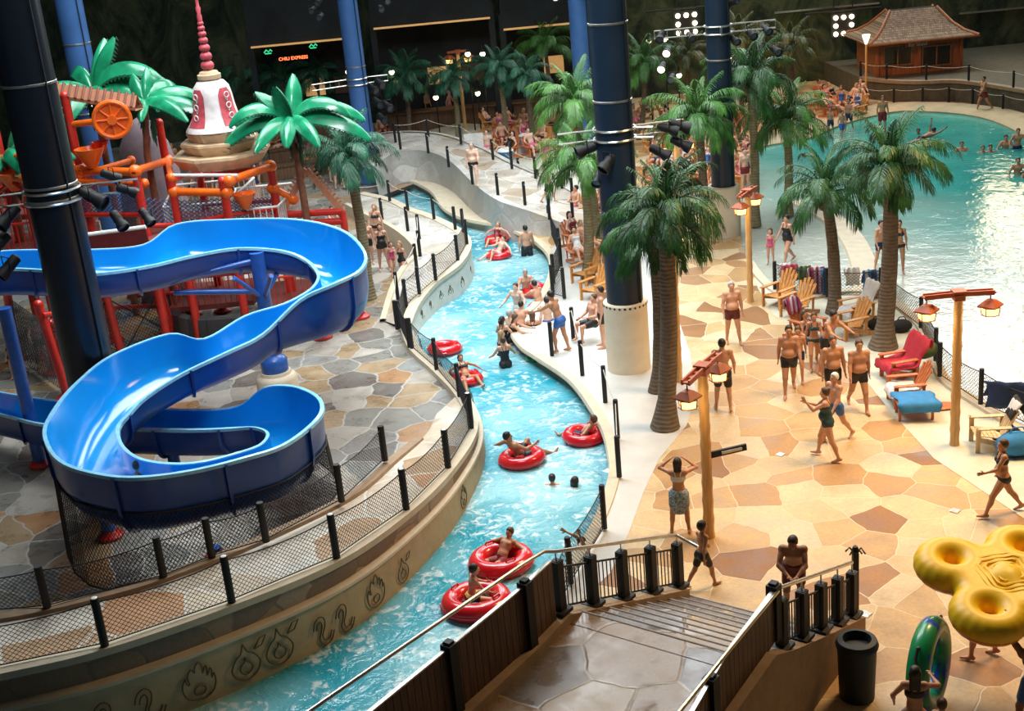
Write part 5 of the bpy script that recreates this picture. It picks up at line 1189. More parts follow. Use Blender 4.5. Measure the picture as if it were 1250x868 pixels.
def make_body(pose,sex='m',fat=1.0,res=.02,hair='short',suit='trunks',ageh=1.0,hands=True,child=False):
    """returns dict of (verts,faces) for body, hair, suit ..., in a 1.75 m frame standing on z=0, facing +Y"""
    p=POSES[pose]; J={}; f=fat; fem=sex=='f'
    pelv=A_([0,0,.95]); ln=math.radians(p['lean'])
    tor=A_([0,math.sin(ln),math.cos(ln)]); fwd=A_([0,math.cos(ln),-math.sin(ln)])
    if pose in ('tube','tube2','chair','chair2','lounge'): ln2=ln*.6; tor0=A_([0,math.sin(ln2),math.cos(ln2)])
    else: tor0=tor
    TR=np.stack([A_([1,0,0]),fwd,tor],1)
    waist=pelv+tor0*.15; chest=waist+tor*.20; neck=chest+tor*.175; 
    hp,hy=p['head']; ha=ln*.5-math.radians(hp)*-.6 if False else ln*.35+math.radians(hp)*.6*(1 if True else 1)
    if pose in ('tube','tube2','lounge','chair','chair2'): ha=ln*.2
    if pose=='swim': ha=.5
    hup=A_([0,math.sin(ha),math.cos(ha)]); hf=A_([0,math.cos(ha),-math.sin(ha)])
    y=math.radians(hy); hf2=hf*math.cos(y)+A_([1,0,0])*math.sin(y); hr=np.cross(hf2,hup); HR=np.stack([hr,hf2,hup],1)
    hs=1.0 if not child else 1.22
    headc=neck+hup*.135*hs+tor*.012
    shw=.175 if not fem else .152
    if child: shw*=.86
    hw=.085 if not fem else .092
    limbs={}
    for nm,s in (('L',-1),('R',1)):
        sh=neck+A_([s*shw,0,0])-tor*.055; (f1,o1),(f2,o2)=p[nm+'A']; el=sh+dirv(s,f1,o1)*.285; wr=el+dirv(s,f2,o2)*.25; hd=dirv(s,f2+8,o2)
        hip=pelv+A_([s*hw,0,-.03]); (g1,q1),(g2,q2)=p[nm+'L']; kn=hip+dirv(s,g1,q1)*.43; an=kn+dirv(s,g2,q2)*.40; limbs[nm]=(s,sh,el,wr,hd,hip,kn,an,g2)
    pts=[headc+A_([0,0,.14]),pelv]; 
    for l in limbs.values(): pts+=[l[2],l[3]+l[4]*.2,l[6],l[7]]
    pts=A_(pts); lo=pts.min(0)-.30; hi=pts.max(0)+.30
    def torso(F,o=0,arms=True):
        F.ell(pelv+A_([0,-.01,0]),(( .165 if not fem else .175)*f**.5+o,.115*f**.5+o,.115+o),TR,.04)
        F.ell(waist,((.142 if not fem else .122)*f+o,.095*f+o,.13+o),TR,.05)
        F.ell(chest,((.168 if not fem else .145)*f**.5+o,.108+o,.165+o),TR,.05)
        if f>1.08: F.ell(waist+fwd*.055-tor*.02,(.13*f+o,.10*f+o,.12+o),TR,.05)
        if fem:
            for s in (-1,1): F.ell(chest+A_([s*.07,0,0])+fwd*.085-tor*.01,(.058+o,.055+o,.058+o),TR,.03)
        elif not child:
            for s in (-1,1): F.ell(chest+A_([s*.075,0,0])+fwd*.07+tor*.04,(.075+o,.045+o,.055+o),TR,.03)
        for s in (-1,1): F.ell(pelv+A_([s*.075,0,-.05])-fwd*.06,(.088+o,.085+o,.09+o),TR,.03)
    def thigh(F,l,o=0,u=1.0):
        s,sh,el,wr,hd,hip,kn,an,g2=l; b=hip+(kn-hip)*u; r1=(.092 if not fem else .096)*f**.5; r2=.060*f**.3; F.cap(hip,b,r1+o,r1+(r2-r1)*u+o,.03)
    F=Field(lo,hi,res); torso(F)
    F.cap(neck+A_([-shw*.8,0,0])-tor*.05,neck+A_([shw*.8,0,0])-tor*.05,.055,.055,.05); F.cap(neck-tor*.03,headc-hup*.05,.062 if not fem else .05,.052 if not fem else .044,.03)
    extra_v=[];extra_f=[]
    for l in limbs.values():
        s,sh,el,wr,hd,hip,kn,an,g2=l; am=.86 if fem or child else 1.0; am*=f**.25
        F.ell(sh,(.066*am,.066*am,.070*am),None,.04); F.cap(sh,el,.055*am,.042*am,.02); F.cap(sh+(el-sh)*.35+A_([0,.01,0]),sh+(el-sh)*.6+A_([0,.01,0]),.045*am,.043*am,.02)
        F.cap(el,wr,.041*am,.026*am,.02); F.cap(el,el+(wr-el)*.4,.042*am,.04*am,.02)
        # palm
        a=np.cross(hd,A_([0,1,0])); 
        if np.linalg.norm(a)<.2: a=np.cross(hd,A_([0,0,1]))
        a/=np.linalg.norm(a); b=np.cross(hd,a)  # a: palm normal-ish, b: across
        F.ell(wr+hd*.055,(.018,.040,.052),np.stack([a,b,hd],1),.015)
        if hands:
            for k,(off,L) in enumerate(((-.028,.066),(-.010,.076),(.010,.072),(.027,.056))):
                q0=wr+hd*.085+b*off; q1=q0+hd*L*.5+b*off*.12; q2=q1+(hd*.85+a*s*.5)*L*.5; mb=MB(); mb.tube([Vector(q) for q in (q0,q1,q2)],[.0105,.0095,.007],6); o0=len(extra_v); extra_v+=mb.v; extra_f+=[tuple(i+o0 for i in ff) for ff in mb.f]
            q0=wr+hd*.03-b*.03; q1=q0+(hd*.6-b*.8)*.035; q2=q1+(hd*.95-b*.3)*.03; mb=MB(); mb.tube([Vector(q) for q in (q0,q1,q2)],[.014,.011,.008],6); o0=len(extra_v); extra_v+=mb.v; extra_f+=[tuple(i+o0 for i in ff) for ff in mb.f]
        thigh(F,l); F.ell(kn,(.058,.06,.062),None,.02); F.cap(kn,an,.054*f**.2,.035,.02)
        d=(an-kn)/np.linalg.norm(an-kn); bk=np.cross(A_([1,0,0]),d); F.ell(kn+d*.13+bk*(-.022 if bk[1]>0 else .022),(.05*f**.2,.052,.115),np.stack([A_([1,0,0]),np.cross(d,A_([1.,0,0])),d],1),.03)
        fa=math.radians(g2*(.6 if abs(g2)<45 else .85)); fd=A_([0,math.cos(fa),math.sin(fa)]); up=A_([0,-math.sin(fa),math.cos(fa)])
        F.cap(an-up*.03-fd*.04,an-up*.045+fd*.06,.036,.034,.02); F.cap(an-up*.04+fd*.04+A_([s*.01,0,0]),an-up*.055+fd*.165+A_([s*.02,0,0]),.036,.024,.02); F.ell(an,(.036,.04,.04),None,.02)
    H=lambda x,y_,z: headc+hr*x*hs+hf2*y_*hs+hup*z*hs
    F.ell(H(0,-.008,.02),(.074*hs,.092*hs,.098*hs),HR,.01); F.ell(H(0,.012,-.045),(.056*hs,.072*hs,.068*hs),HR,.03); F.ell(H(0,.07,-.095),(.024*hs,.02*hs,.02*hs),HR,.03)
    F.cap(H(0,.085,.015),H(0,.108,-.025),.009*hs,.016*hs,.012); F.cap(H(-.03,.088,.03),H(.03,.088,.03),.010*hs,.010*hs,.02); F.cap(H(-.018,.092,-.062),H(.018,.092,-.062),.009*hs,.009*hs,.01)
    for s in (-1,1):
        F.ell(H(s*.030,.094,.012),(.014*hs,.012*hs,.010*hs),HR,.012,sub=True); F.ell(H(s*.076,-.008,-.01),(.010*hs,.020*hs,.032*hs),HR,.01); F.ell(H(s*.042,.07,-.02),(.022*hs,.02*hs,.022*hs),HR,.03)
    out={}
    v,q=F.mesh(); out['body']=(v,q,extra_v,extra_f)
    G2=lambda l_,h_,r_=res: Field(l_,h_,r_)
    # hair
    if hair!='bald':
        K=G2(headc-.32,headc+.24,max(.012,res*.8)); o=.014
        K.ell(H(0,-.012,.026),((.074+o)*hs,(.092+o)*hs,(.098+o)*hs),HR,.01); K.cut(H(0,.048,.055),hf2*.85-hup*.52); K.cut(H(0,-.03,-.045),-hup*.93+hf2*.37)
        if hair in('long','pony','bob'):
            L={'long':.26,'bob':.13,'pony':.07}[hair]
            for s in (-1,-.4,.4,1): K.cap(H(s*.062,-.05,.02),H(s*.055,-.075,-.02-L),.032*hs,.024*hs,.03)
            if hair=='pony': K.cap(H(0,-.10,.04),H(0,-.15,.0),.022,.028,.02); K.cap(H(0,-.15,.0),H(0,-.135,-.16),.028,.014,.02)
        if hair=='bun': K.ell(H(0,-.09,.08),(.04,.04,.04),HR,.02)
        out['hair']=K.mesh()[:2]
    if hair=='cap': pass
    # clothes
    def legs_only(F,u,o,top=.10):
        F.ell(pelv+A_([0,-.01,0]),((.165 if not fem else .175)*f**.5+o,.115*f**.5+o,.115+o),TR,.04)
        if f>1.08: F.ell(waist+fwd*.055-tor*.02,(.13*f+o,.10*f+o,.12+o),TR,.05)
        F.ell(waist,((.142 if not fem else .122)*f+o,.095*f+o,.13+o),TR,.05)
        for s in (-1,1): F.ell(pelv+A_([s*.075,0,-.05])-fwd*.06,(.088+o,.085+o,.09+o),TR,.03)
        for l in limbs.values(): thigh(F,l,o,u)
    cl=pelv-.5; ch=neck+A_([.5,.5,.2]); cl=np.minimum(cl,lo+.1)
    if suit in ('trunks','shorts','brief'):
        K=G2(pelv-.48,pelv+.48); legs_only(K,{'trunks':.34,'shorts':.62,'brief':.06}[suit],.012 if suit!='shorts' else .020); K.cut(pelv+tor*(.055 if f>1.1 else .075),tor); out['suit']=K.mesh()[:2]
    if suit=='skirt':
        K=G2(pelv-.62,pelv+.5); legs_only(K,.5,.022); K.cap(pelv-A_([0,0,.03]),pelv-A_([0,0,.36]),.15,.16,.06); K.cut(pelv+tor*.09,tor); K.cut(pelv-A_([0,0,.43]),A_([0,0,-1.])); out['suit']=K.mesh()[:2]
    if suit in ('bikini','onepiece','skirt'):
        if suit=='bikini': K=G2(pelv-.35,pelv+.35); legs_only(K,.02,.008); K.cut(pelv+tor*.03,tor); out['suit']=K.mesh()[:2]
        K=G2(np.minimum(pelv,chest)-.38,np.maximum(pelv,neck)+.38)
        if suit=='onepiece':
            torso(K,.008)
            for l in limbs.values(): thigh(K,l,.006,.03)
            K.cut(chest+tor*.045,tor); key='suit'
        else:
            torso(K,.008); K.cut(chest+tor*.055,tor); K.cut(chest-tor*.06,-tor); key='top'
        v,q=K.mesh()[:2]; m=MB()
        for s in (-1,1): m.tube([Vector(chest+A_([s*.075,0,0])+fwd*.115+tor*.03),Vector(neck+A_([s*.08,0,0])+fwd*.055-tor*.01),Vector(neck+A_([s*.065,0,0])-fwd*.05-tor*.01),Vector(chest+A_([s*.04,0,0])-fwd*.112+tor*.03)],.011,5)
        o0=len(v); out[key]=(np.concatenate([v,A_([tuple(x) for x in m.v])]),[tuple(x) for x in q]+[tuple(i+o0 for i in ff) for ff in m.f])
    if suit=='tee':
        K=G2(np.minimum(pelv,chest)-.45,np.maximum(pelv,neck)+.45); torso(K,.018); K.cap(neck+A_([-shw*.8,0,0])-tor*.05,neck+A_([shw*.8,0,0])-tor*.05,.072,.072,.05)
        for l in limbs.values(): K.cap(l[1],l[1]+(l[2]-l[1])*.55,.07,.062,.03)
        K.cut(neck+tor*.02,tor); K.cut(pelv-tor*.08,-tor); out['top']=K.mesh()[:2]; K=G2(pelv-.48,pelv+.48); legs_only(K,.6,.02); K.cut(pelv+tor*.07,tor); out['suit']=K.mesh()[:2]
    # eyes
    m=MB()
    for s in (-1,1): m.ball(Vector(H(s*.030,.084,.012)),.0085*hs,8,6)
    out['eyes']=(m.v,m.f)
    # ground the figure
    feet=min(v_[:,2].min() for v_ in (out['body'][0],))
    seat=(pelv-.0)[2]-.13
    return out,feet,pelv,headc
def skin(name,c): 
    t=NT(name); v=t.geo(1,obj=True); n=t.noise(v,5,4); t.base(t.ramp(n.outputs[0],[(.3,tuple(x*.86 for x in c)),(.7,tuple(min(1,x*1.1) for x in c))])); t.set(Roughness=.48,Subsurface_Weight=.0); return t.m
M['skin_a']=skin('fair_skin',(.62,.33,.21)); M['skin_b']=skin('tanned_skin',(.50,.24,.125)); M['skin_c']=skin('pale_skin',(.70,.44,.32)); M['skin_d']=skin('brown_skin',(.30,.14,.075))
M['hair_dk']=mat('dark_brown_hair',(.018,.011,.008),.5,bump=.4,nscale=40); M['hair_br']=mat('brown_hair',(.085,.042,.02),.5,bump=.4,nscale=40); M['hair_bl']=mat('sandy_hair',(.36,.22,.10),.5,bump=.4,nscale=40); M['hair_gr']=mat('grey_hair',(.40,.38,.36),.5,bump=.4,nscale=40)
M['cap_w']=mat('white_swim_cap',(.75,.74,.70),.4)
for k,c in dict(s_black=(.012,.012,.014),s_navy=(.012,.022,.07),s_blue=(.03,.12,.40),s_red=(.20,.015,.02),s_teal=(.012,.055,.06),s_pink=(.60,.10,.22),s_white=(.7,.7,.68),s_green=(.03,.16,.08),s_maroon=(.12,.012,.012)).items(): M[k]=mat(k[2:]+'_swimwear',c,.55)
t=NT('blue_floral_wrap'); v=t.geo(1,obj=True); n=t.noise(v,26,3); t.base(t.ramp(n.outputs[0],[(.35,(.06,.18,.30)),(.48,(.35,.55,.62)),(.56,(.55,.20,.22)),(.62,(.10,.28,.35)),(.75,(.75,.78,.75))],'CONSTANT')); t.set(Roughness=.8); M['s_floral']=t.m
t=NT('yellow_banded_trunks'); v=t.geo(1,obj=True); s_=t.node('ShaderNodeSeparateXYZ'); t.l(v,s_.inputs[0]); t.base(t.ramp(s_.outputs[2],[(0,(.04,.01,.02)),(.6,(.04,.01,.02)),(.97,(.75,.55,.10))],'CONSTANT')); M['s_band']=t.m
BC={}
def raw(name,v,f,m,smooth=True,par=None):
    me=D.meshes.new(name); me.from_pydata([tuple(map(float,x)) for x in v],[],[tuple(int(i) for i in q) for q in f]); me.materials.append(M[m]); me.polygons.foreach_set('use_smooth',[smooth]*len(me.polygons)); me.update()
    o=D.objects.new(name,me); COL.objects.link(o); o.parent=par; return o
def person(label,px=None,py=None,pose='stand',rz=180,H=1.75,sex='m',fat=1.0,skinm='skin_a',hair='short',hairm='hair_dk',suit='trunks',suitm='s_black',topm=None,z=0.0,loc=None,head=None,res=.02,child=False,seat=None,group=None,eyes=True,eyem='black',name='person',hands=True):
    """px,py: picture point of the feet; head=(px,py,z): picture point and height of the head; seat: height of the sitting surface"""
    key=(pose,sex,round(fat,2),hair,suit,child,round(res,3),hands)
    sc=H/1.75
    if key not in BC: BC[key]=[make_body(pose,sex,fat,res,hair,suit,child=child,hands=hands),{}]
    (out,feet,pelv,headc),cache=BC[key]
    R=Matrix.Rotation(math.radians(rz),3,'Z')
    if seat is not None: dz=seat-(pelv[2]-.135)*sc
    else: dz=z-feet*sc
    if loc is None:
        if head is not None:
            hz=head[2] if head[2] is not None else dz+headc[2]*sc
            g=G(head[0],head[1],hz); off=R@Vector((headc[0],headc[1],0))*sc; loc=Vector((g.x-off.x,g.y-off.y,0))
            if head[2] is not None: dz=hz-headc[2]*sc
        else: loc=G(px,py,z if seat is None else seat); 
        if seat is not None and head is None: off=R@Vector((0,float(pelv[1]),0))*sc; loc=loc-off
    t=thing(name,label,'person',(loc[0],loc[1],dz),math.radians(rz),group,sc)
    def mk(nm,k,m):
        if k not in out: return None
        if k=='body':
            if 'body' not in cache:
                v,q,ev,ef=out['body']; n=len(v); me=D.meshes.new('body'); me.from_pydata([tuple(map(float,x)) for x in v]+[tuple(x) for x in ev],[],[tuple(int(i) for i in x) for x in q]+[tuple(i+n for i in x) for x in ef]); me.polygons.foreach_set('use_smooth',[True]*len(me.polygons)); me.update(); cache['body']=me
        elif k not in cache:
            v,f=out[k]; 
            if len(v)==0: return None
            me=D.meshes.new(nm); me.from_pydata([tuple(map(float,x)) for x in v],[],[tuple(int(i) for i in q) for q in f]); me.polygons.foreach_set('use_smooth',[True]*len(me.polygons)); me.update(); cache[k]=me
        kk=(k,m)
        if kk not in cache: me=cache[k].copy(); me.materials.append(M[m]); cache[kk]=me
        o=D.objects.new(nm,cache[kk]); COL.objects.link(o); o.parent=t; return o
    mk('body','body',skinm); mk('swim_cap' if hairm=='cap_w' else 'hair','hair',hairm)
    sn={'trunks':'swim_trunks','shorts':'swim_shorts','brief':'swim_brief','skirt':'wrap_skirt','bikini':'bikini_bottom','onepiece':'swimsuit','tee':'shorts'}[suit]
    mk(sn,'suit',suitm); mk('bikini_top' if suit!='tee' else 't_shirt','top',topm or suitm)
    if eyes: mk('eyes','eyes',eyem)
    return t
# ---- the people of the photograph: golden plaza
NR_=.016
person('stout grey-haired man in dark red trunks facing us on the open golden plaza',895,420,'stand2',182,1.78,'m',1.28,'skin_a','short','hair_gr','trunks','s_maroon',res=NR_)
person('man seen from behind in black trunks, just beyond the near lantern post',884,501,'stand2',-8,1.84,'m',1.0,'skin_a','short','hair_dk','shorts','s_black',res=NR_)
person('broad man in black trunks walking at the left of the strolling group',964,481,'walk',172,1.85,'m',1.22,'skin_b','short','hair_dk','trunks','s_black',res=NR_)
person('boy walking half hidden behind the broad man of the strolling group',975,464,'walk2',165,1.45,'m',1.0,'skin_b','short','hair_br','trunks','s_navy',res=NR_,child=True)
person('slim girl in a bikini between the boy and the leaning man',994,449,'walk',175,1.55,'f',.92,'skin_b','pony','hair_br','bikini','s_teal',res=NR_)
person('dark-haired man leaning forward in front of the near golden chair',1010,458,'reach',215,1.80,'m',1.05,'skin_b','short','hair_dk','trunks','s_black',res=NR_)
person('tall man in black trunks left of the stout walker, behind the capped person',1017,500,'stand',185,1.86,'m',1.1,'skin_b','short','hair_br','trunks','s_black',res=NR_)
person('broad-chested man in black trunks walking toward us at the right of the group',1048,500,'walk2',178,1.84,'m',1.25,'skin_b','short','hair_br','trunks','s_black',res=NR_)
person('woman in a black and teal one-piece swimsuit striding left with raised hands',1010,560,'handsup',70,1.70,'f',1.18,'skin_a','bun','hair_br','onepiece','s_teal',res=NR_)
person('person in a white cap right behind the striding woman',1020,538,'walk',120,1.70,'m',1.05,'skin_a','short','cap_w','trunks','s_blue',res=NR_)
person('woman in a black bikini walking left at the right edge of the plaza',1222,628,'bigwalk',82,1.68,'f',1.1,'skin_b','short','hair_br','bikini','s_black',res=NR_)
person('man in long dark red shorts bending forward by the right balustrade',970,748,'bend',165,1.80,'m',1.05,'skin_d','short','hair_dk','shorts','s_maroon',res=NR_)
person('woman in a blue floral wrap skirt holding her head, seen from behind',831,651,'handshead',-10,1.66,'f',1.05,'skin_b','bob','hair_dk','skirt','s_floral','s_white',res=NR_)
person('boy in black shorts walking at the foot of the left balustrade',859,716,'walk',-60,1.35,'m',.95,'skin_b','short','hair_dk','shorts','s_black',res=NR_,child=True)
person('dark-haired woman with her back to us holding the green and blue ring',head=(1117,822,1.52),pose='carryring',rz=-15,H=1.64,sex='f',skinm='skin_b',hair='long',hairm='hair_dk',suit='bikini',suitm='s_blue',topm='s_black',res=NR_,z=0)
person('child with brown hair whose head shows at the bottom edge beside the green ring',head=(1150,860,1.05),pose='stand',rz=-30,H=1.2,sex='m',skinm='skin_b',hairm='hair_br',res=NR_,child=True)
person('man in blue shorts holding up the yellow raft at the right edge',head=(1262,780,1.62),pose='carryup',rz=15,H=1.78,skinm='skin_d',hairm='hair_dk',suit='shorts',suitm='s_blue',res=NR_)
person('person mostly hidden under the yellow raft, one leg showing',px=1196,py=802,pose='carryup',rz=60,H=1.66,skinm='skin_b',hairm='hair_br',suit='trunks',suitm='s_black',res=NR_)
# stairs and wading end
person('woman in a black one-piece striding in the wading end with a child',962,322,'walk2',120,1.68,'f',1.1,'skin_a','bun','hair_dk','onepiece','s_black',z=-.05)
person('small girl in pink holding the hand of the woman in the wading end',941,322,'stand',150,1.15,'f',.95,'skin_a','bob','hair_br','onepiece','s_pink',child=True,z=-.05)
person('woman in a black bikini standing in the shallow wave pool right of the fence palm',1097,333,'stand',170,1.68,'f',1.0,'skin_b','pony','hair_dk','bikini','s_black',z=-.05)
person('person in the shallow wave pool just left of the fence palm trunk',1075,330,'stand2',200,1.6,'m',.95,'skin_a','short','hair_dk','trunks','s_navy',z=-.05)
person('sitter in the turned dark red chair, seen from behind',head=(982,384,None),pose='chair',rz=-143,H=1.72,sex='f',skinm='skin_b',hair='bob',hairm='hair_br',suit='onepiece',suitm='s_navy',seat=.42)
# river
person('reclining man in a red ring in mid-river, one knee up',636,562,'tube2',-55,1.75,'m',1.0,'skin_b','short','hair_dk','shorts','s_black',seat=WZ-.02,res=NR_)
person('child lying in the red ring near the right bank',713,535,'tube',50,1.40,'m',1.0,'skin_a','short','hair_br','shorts','s_navy',seat=WZ-.02,res=NR_,child=True)
person('person curled in the far red ring of the pair by the plank fence',613,689,'tube',140,1.5,'m',1.0,'skin_b','short','hair_br','shorts','s_red',seat=WZ-.04,res=NR_)
person('child in yellow-banded trunks sitting in the near red ring',576,733,'ringsit',-75,1.35,'m',1.0,'skin_a','short','hair_dk','trunks','s_band',seat=WZ+.17,res=NR_,child=True)
person('swimmer in a dark suit with a wet dark bun, left of two in mid-river',head=(674,584,None),pose='wade',rz=-10,H=1.6,sex='f',skinm='skin_a',hair='bun',hairm='hair_dk',suit='onepiece',suitm='s_black',z=-1.68,res=NR_)
person('swimmer with wet dark hair, right of two in mid-river',head=(702,588,None),pose='wade',rz=-30,H=1.45,sex='f',skinm='skin_b',hair='long',hairm='hair_dk',suit='onepiece',suitm='s_white',z=-1.62,res=NR_,child=True)
person('swimmer with black hair behind the net fence beside the stairs',head=(710,662,None),pose='swim',rz=95,H=1.6,sex='f',skinm='skin_b',hair='bob',hairm='hair_dk',suit='onepiece',suitm='s_black',z=-.62,res=NR_)
person('man in dark shorts standing waist deep in the upper river, seen from behind',head=(641,279,None),pose='stand2',rz=10,H=1.78,fat=1.1,suit='shorts',suitm='s_black',z=-1.0)
person('bather sitting in the upper far red ring',606,295,'tube',160,1.5,'f',1.0,'skin_a','bob','hair_bl','onepiece','s_red',seat=WZ+.05)
person('bather lying in the lower far red ring',609,313,'tube2',120,1.5,'m',1.0,'skin_c','short','hair_br','trunks','s_white',seat=WZ+.05)
person('bather lying in the red ring behind the fence at the left river bend',570,466,'tube',200,1.55,'f',1.0,'skin_b','pony','hair_br','bikini','s_black',seat=WZ+.03)
person('woman in a black one-piece standing in the river, nearest of the crowd',head=(614,416,None),pose='wade',rz=10,H=1.66,sex='f',skinm='skin_a',hair='bun',hairm='hair_br',suit='onepiece',suitm='s_black',z=-1.12,res=NR_)
person('man in blue trunks standing on the peninsula behind the rope posts',686,430,'reach',60,1.80,'m',1.0,'skin_b','short','hair_dk','trunks','s_blue',res=NR_)
cr=[(641,333,'bather sitting upright behind the crowd in the far red ring','m','short','hair_gr','trunks','s_red',190,-.75,'skin_a','ringsit'),
(629,350,'bather leaning out of the far red ring, left side','m','short','hair_br','trunks','s_white',150,-1.05,'skin_c','wade'),
(652,347,'dark-haired bather in light trunks at the right of the far red ring','m','short','hair_dk','shorts','s_white',40,-1.0,'skin_a','reach'),
(636,372,'pale-backed man in dark shorts in the middle of the river crowd','m','short','hair_dk','shorts','s_navy',-20,-.95,'skin_a','reach'),
(667,367,'bare-backed man in blue shorts at the right of the river crowd','m','short','hair_dk','shorts','s_blue',20,-.95,'skin_c','stand2'),
(650,385,'dark-haired girl crouching between the men of the river crowd','f','bob','hair_br','onepiece','s_black',-10,-1.25,'skin_b','reach'),
(629,388,'woman in black bending over the peninsula tip','f','bob','hair_br','onepiece','s_black',-95,-1.1,'skin_a','reach'),
(622,383,'person half hidden behind the bending woman at the peninsula tip','m','short','hair_gr','trunks','s_navy',-60,-1.2,'skin_c','wade'),
(613,391,'woman with a dark ponytail at the left of the river crowd','f','pony','hair_dk','onepiece','s_black',-40,-1.15,'skin_a','wade'),
(612,408,'sandy-haired child at the left of the river crowd','f','bob','hair_bl','onepiece','s_black',-60,-1.3,'skin_c','wade')]
for x,y,l,sx,hr_,hm,su,sm,rz,z,sk,po in cr: person(l,head=(x,y,None),pose=po,rz=rz,H=1.7,sex=sx,skinm=sk,hair=hr_,hairm=hm,suit=su,suitm=sm,z=z,res=NR_)
person('man in black shorts seated beside the big drum, right of the peninsula',head=(725,364,None),pose='chair2',rz=120,H=1.75,skinm='skin_a',hairm='hair_br',suit='shorts',suitm='s_black',seat=.42)
person('man in black trunks standing partly hidden by the drum of the big navy column',737,424,'stand',90,1.78,'m',1.0,'skin_a','short','hair_dk','trunks','s_black')
# left walkway group and ramp
person('woman in a black one-piece standing on the left court beside the blue-green palm',470,331,'stand2',190,1.70,'f',1.15,'skin_a','bob','hair_br','onepiece','s_black')
person('small child in a pink suit beside the woman at the blue-green palm',481,336,'walk',200,1.2,'f',1.0,'skin_a','bob','hair_br','onepiece','s_pink',child=True)
person('girl in a black suit walking at the right of the small family by the palm',493,341,'walk2',160,1.35,'f',.95,'skin_a','pony','hair_bl','onepiece','s_black',child=True)
person('person behind the family by the blue-green palm, to their left',452,322,'stand',180,1.6,'m',1.1,'skin_a','short','hair_br','trunks','s_black')
person('tall adult at the back of the family by the blue-green palm',463,305,'stand2',170,1.72,'f',1.0,'skin_a','long','hair_bl','bikini','s_black')
person('child playing at the red gable frame behind the slide',408,288,'reach',200,1.2,'m',1.0,'skin_c','short','hair_br','trunks','s_white',child=True)
person('pale man in black briefs walking on the raised ramp',580,226,'bigwalk',175,1.78,'m',1.2,'skin_c','short','hair_gr','brief','s_black',z=1.1)
person('child in dark shorts walking down the raised ramp',671,247,'walk',-60,1.3,'m',1.0,'skin_a','short','hair_bl','shorts','s_black',z=.8,child=True)
# pool swimmers
for x,y,l,z,sk,hm in [(1174,176,'lone swimmer in the turquoise water in front of the far pool deck',-1.35,'skin_b','hair_br'),(1200,181,'swimmer left of a close pair in the far glittering water',-1.45,'skin_b','hair_br'),(1209,180,'swimmer right of a close pair in the far glittering water',-1.45,'skin_b','hair_dk'),(1228,168,'bather with folded arms near the right pool edge',-1.2,'skin_b','hair_dk'),(1243,160,'bather standing higher than the others at the right pool edge',-.9,'skin_b','hair_br'),(1243,196,'bather in glittering water at the right edge, lower of two',-1.1,'skin_b','hair_br'),(1249,213,'dark-haired head in the water at the right frame edge',-1.5,'skin_b','hair_dk'),(1121,160,'head of a swimmer left of the floating figure in the far pool',-1.5,'skin_d','hair_dk')]:
    person(l,head=(x,y,None),pose='wade',rz=170,H=1.7,skinm=sk,hairm=hm,z=z,res=.03,suit='trunks',suitm='s_navy')
person('swimmer lying stretched out in the far end of the wave pool',head=(1140,159,None),pose='swim',rz=-75,H=1.75,skinm='skin_d',hairm='hair_dk',z=-.35,res=.03)
for x,y,l,H_,rz in [(1014,165,'child standing at the far beach corner, left of three',1.3,160),(1028,170,'child in blue shorts running into the water at the far beach corner',1.3,190),(1036,160,'boy in dark shorts at the far beach corner, right of three',1.5,150)]:
    person(l,x,y,'walk',rz,H_,'m',1.0,'skin_b','short','hair_dk','shorts','s_blue' if 'blue' in l else 's_navy',res=.03,child=True)
person('bather standing in the far pool between the palm fronds',1077,163,'stand',180,1.7,'m',1.0,'skin_b','short','hair_br','shorts','s_red',z=-.05,res=.03)
person('walker on the far deck in front of the hut terrace wall',1200,136,'walk',100,1.7,'m',1.1,'skin_b','short','hair_br','trunks','s_red',res=.03)
person('person standing by the pool at the far left of the beach, behind the tall palm',913,215,'stand',150,1.7,'f',1.0,'skin_a','long','hair_br','onepiece','s_pink',res=.03)
# left court and tower
person('child standing under the slide inside the black nets',54,448,'reach',200,1.6,'m',1.0,'skin_a','short','hair_dk','trunks','s_black')
person('dark-haired small child under the slide at the far left',20,462,'stand',170,1.25,'f',1.0,'skin_a','bob','hair_dk','onepiece','s_black',child=True)
person('rider whose head shows over the rim in the lowest bend of the slide',head=(168,569,2.05),pose='ringsit',rz=-60,H=1.35,skinm='skin_b',hairm='hair_br',child=True)
person('boy in checked shorts standing on the tower deck beneath the stupa',285,262,'stand',10,1.35,'m',1.0,'skin_b','short','hair_br','shorts','s_navy',z=2.9,child=True) if False else person('boy in navy shorts standing on the tower deck beneath the stupa',head=(283,232,None),pose='stand',rz=10,H=1.35,skinm='skin_b',hairm='hair_br',suit='shorts',suitm='s_navy',z=2.9,child=True)
person('child sitting on the dark red side deck of the tower',head=(170,262,None),pose='stand',rz=150,H=1.3,skinm='skin_a',hairm='hair_dk',z=2.6,child=True)
person('child climbing among the bars left of the side deck',head=(115,265,None),pose='ringsit',rz=170,H=1.3,skinm='skin_c',hairm='hair_bl',suit='trunks',suitm='s_white',seat=2.65,child=True)
p=G(1,610,0)
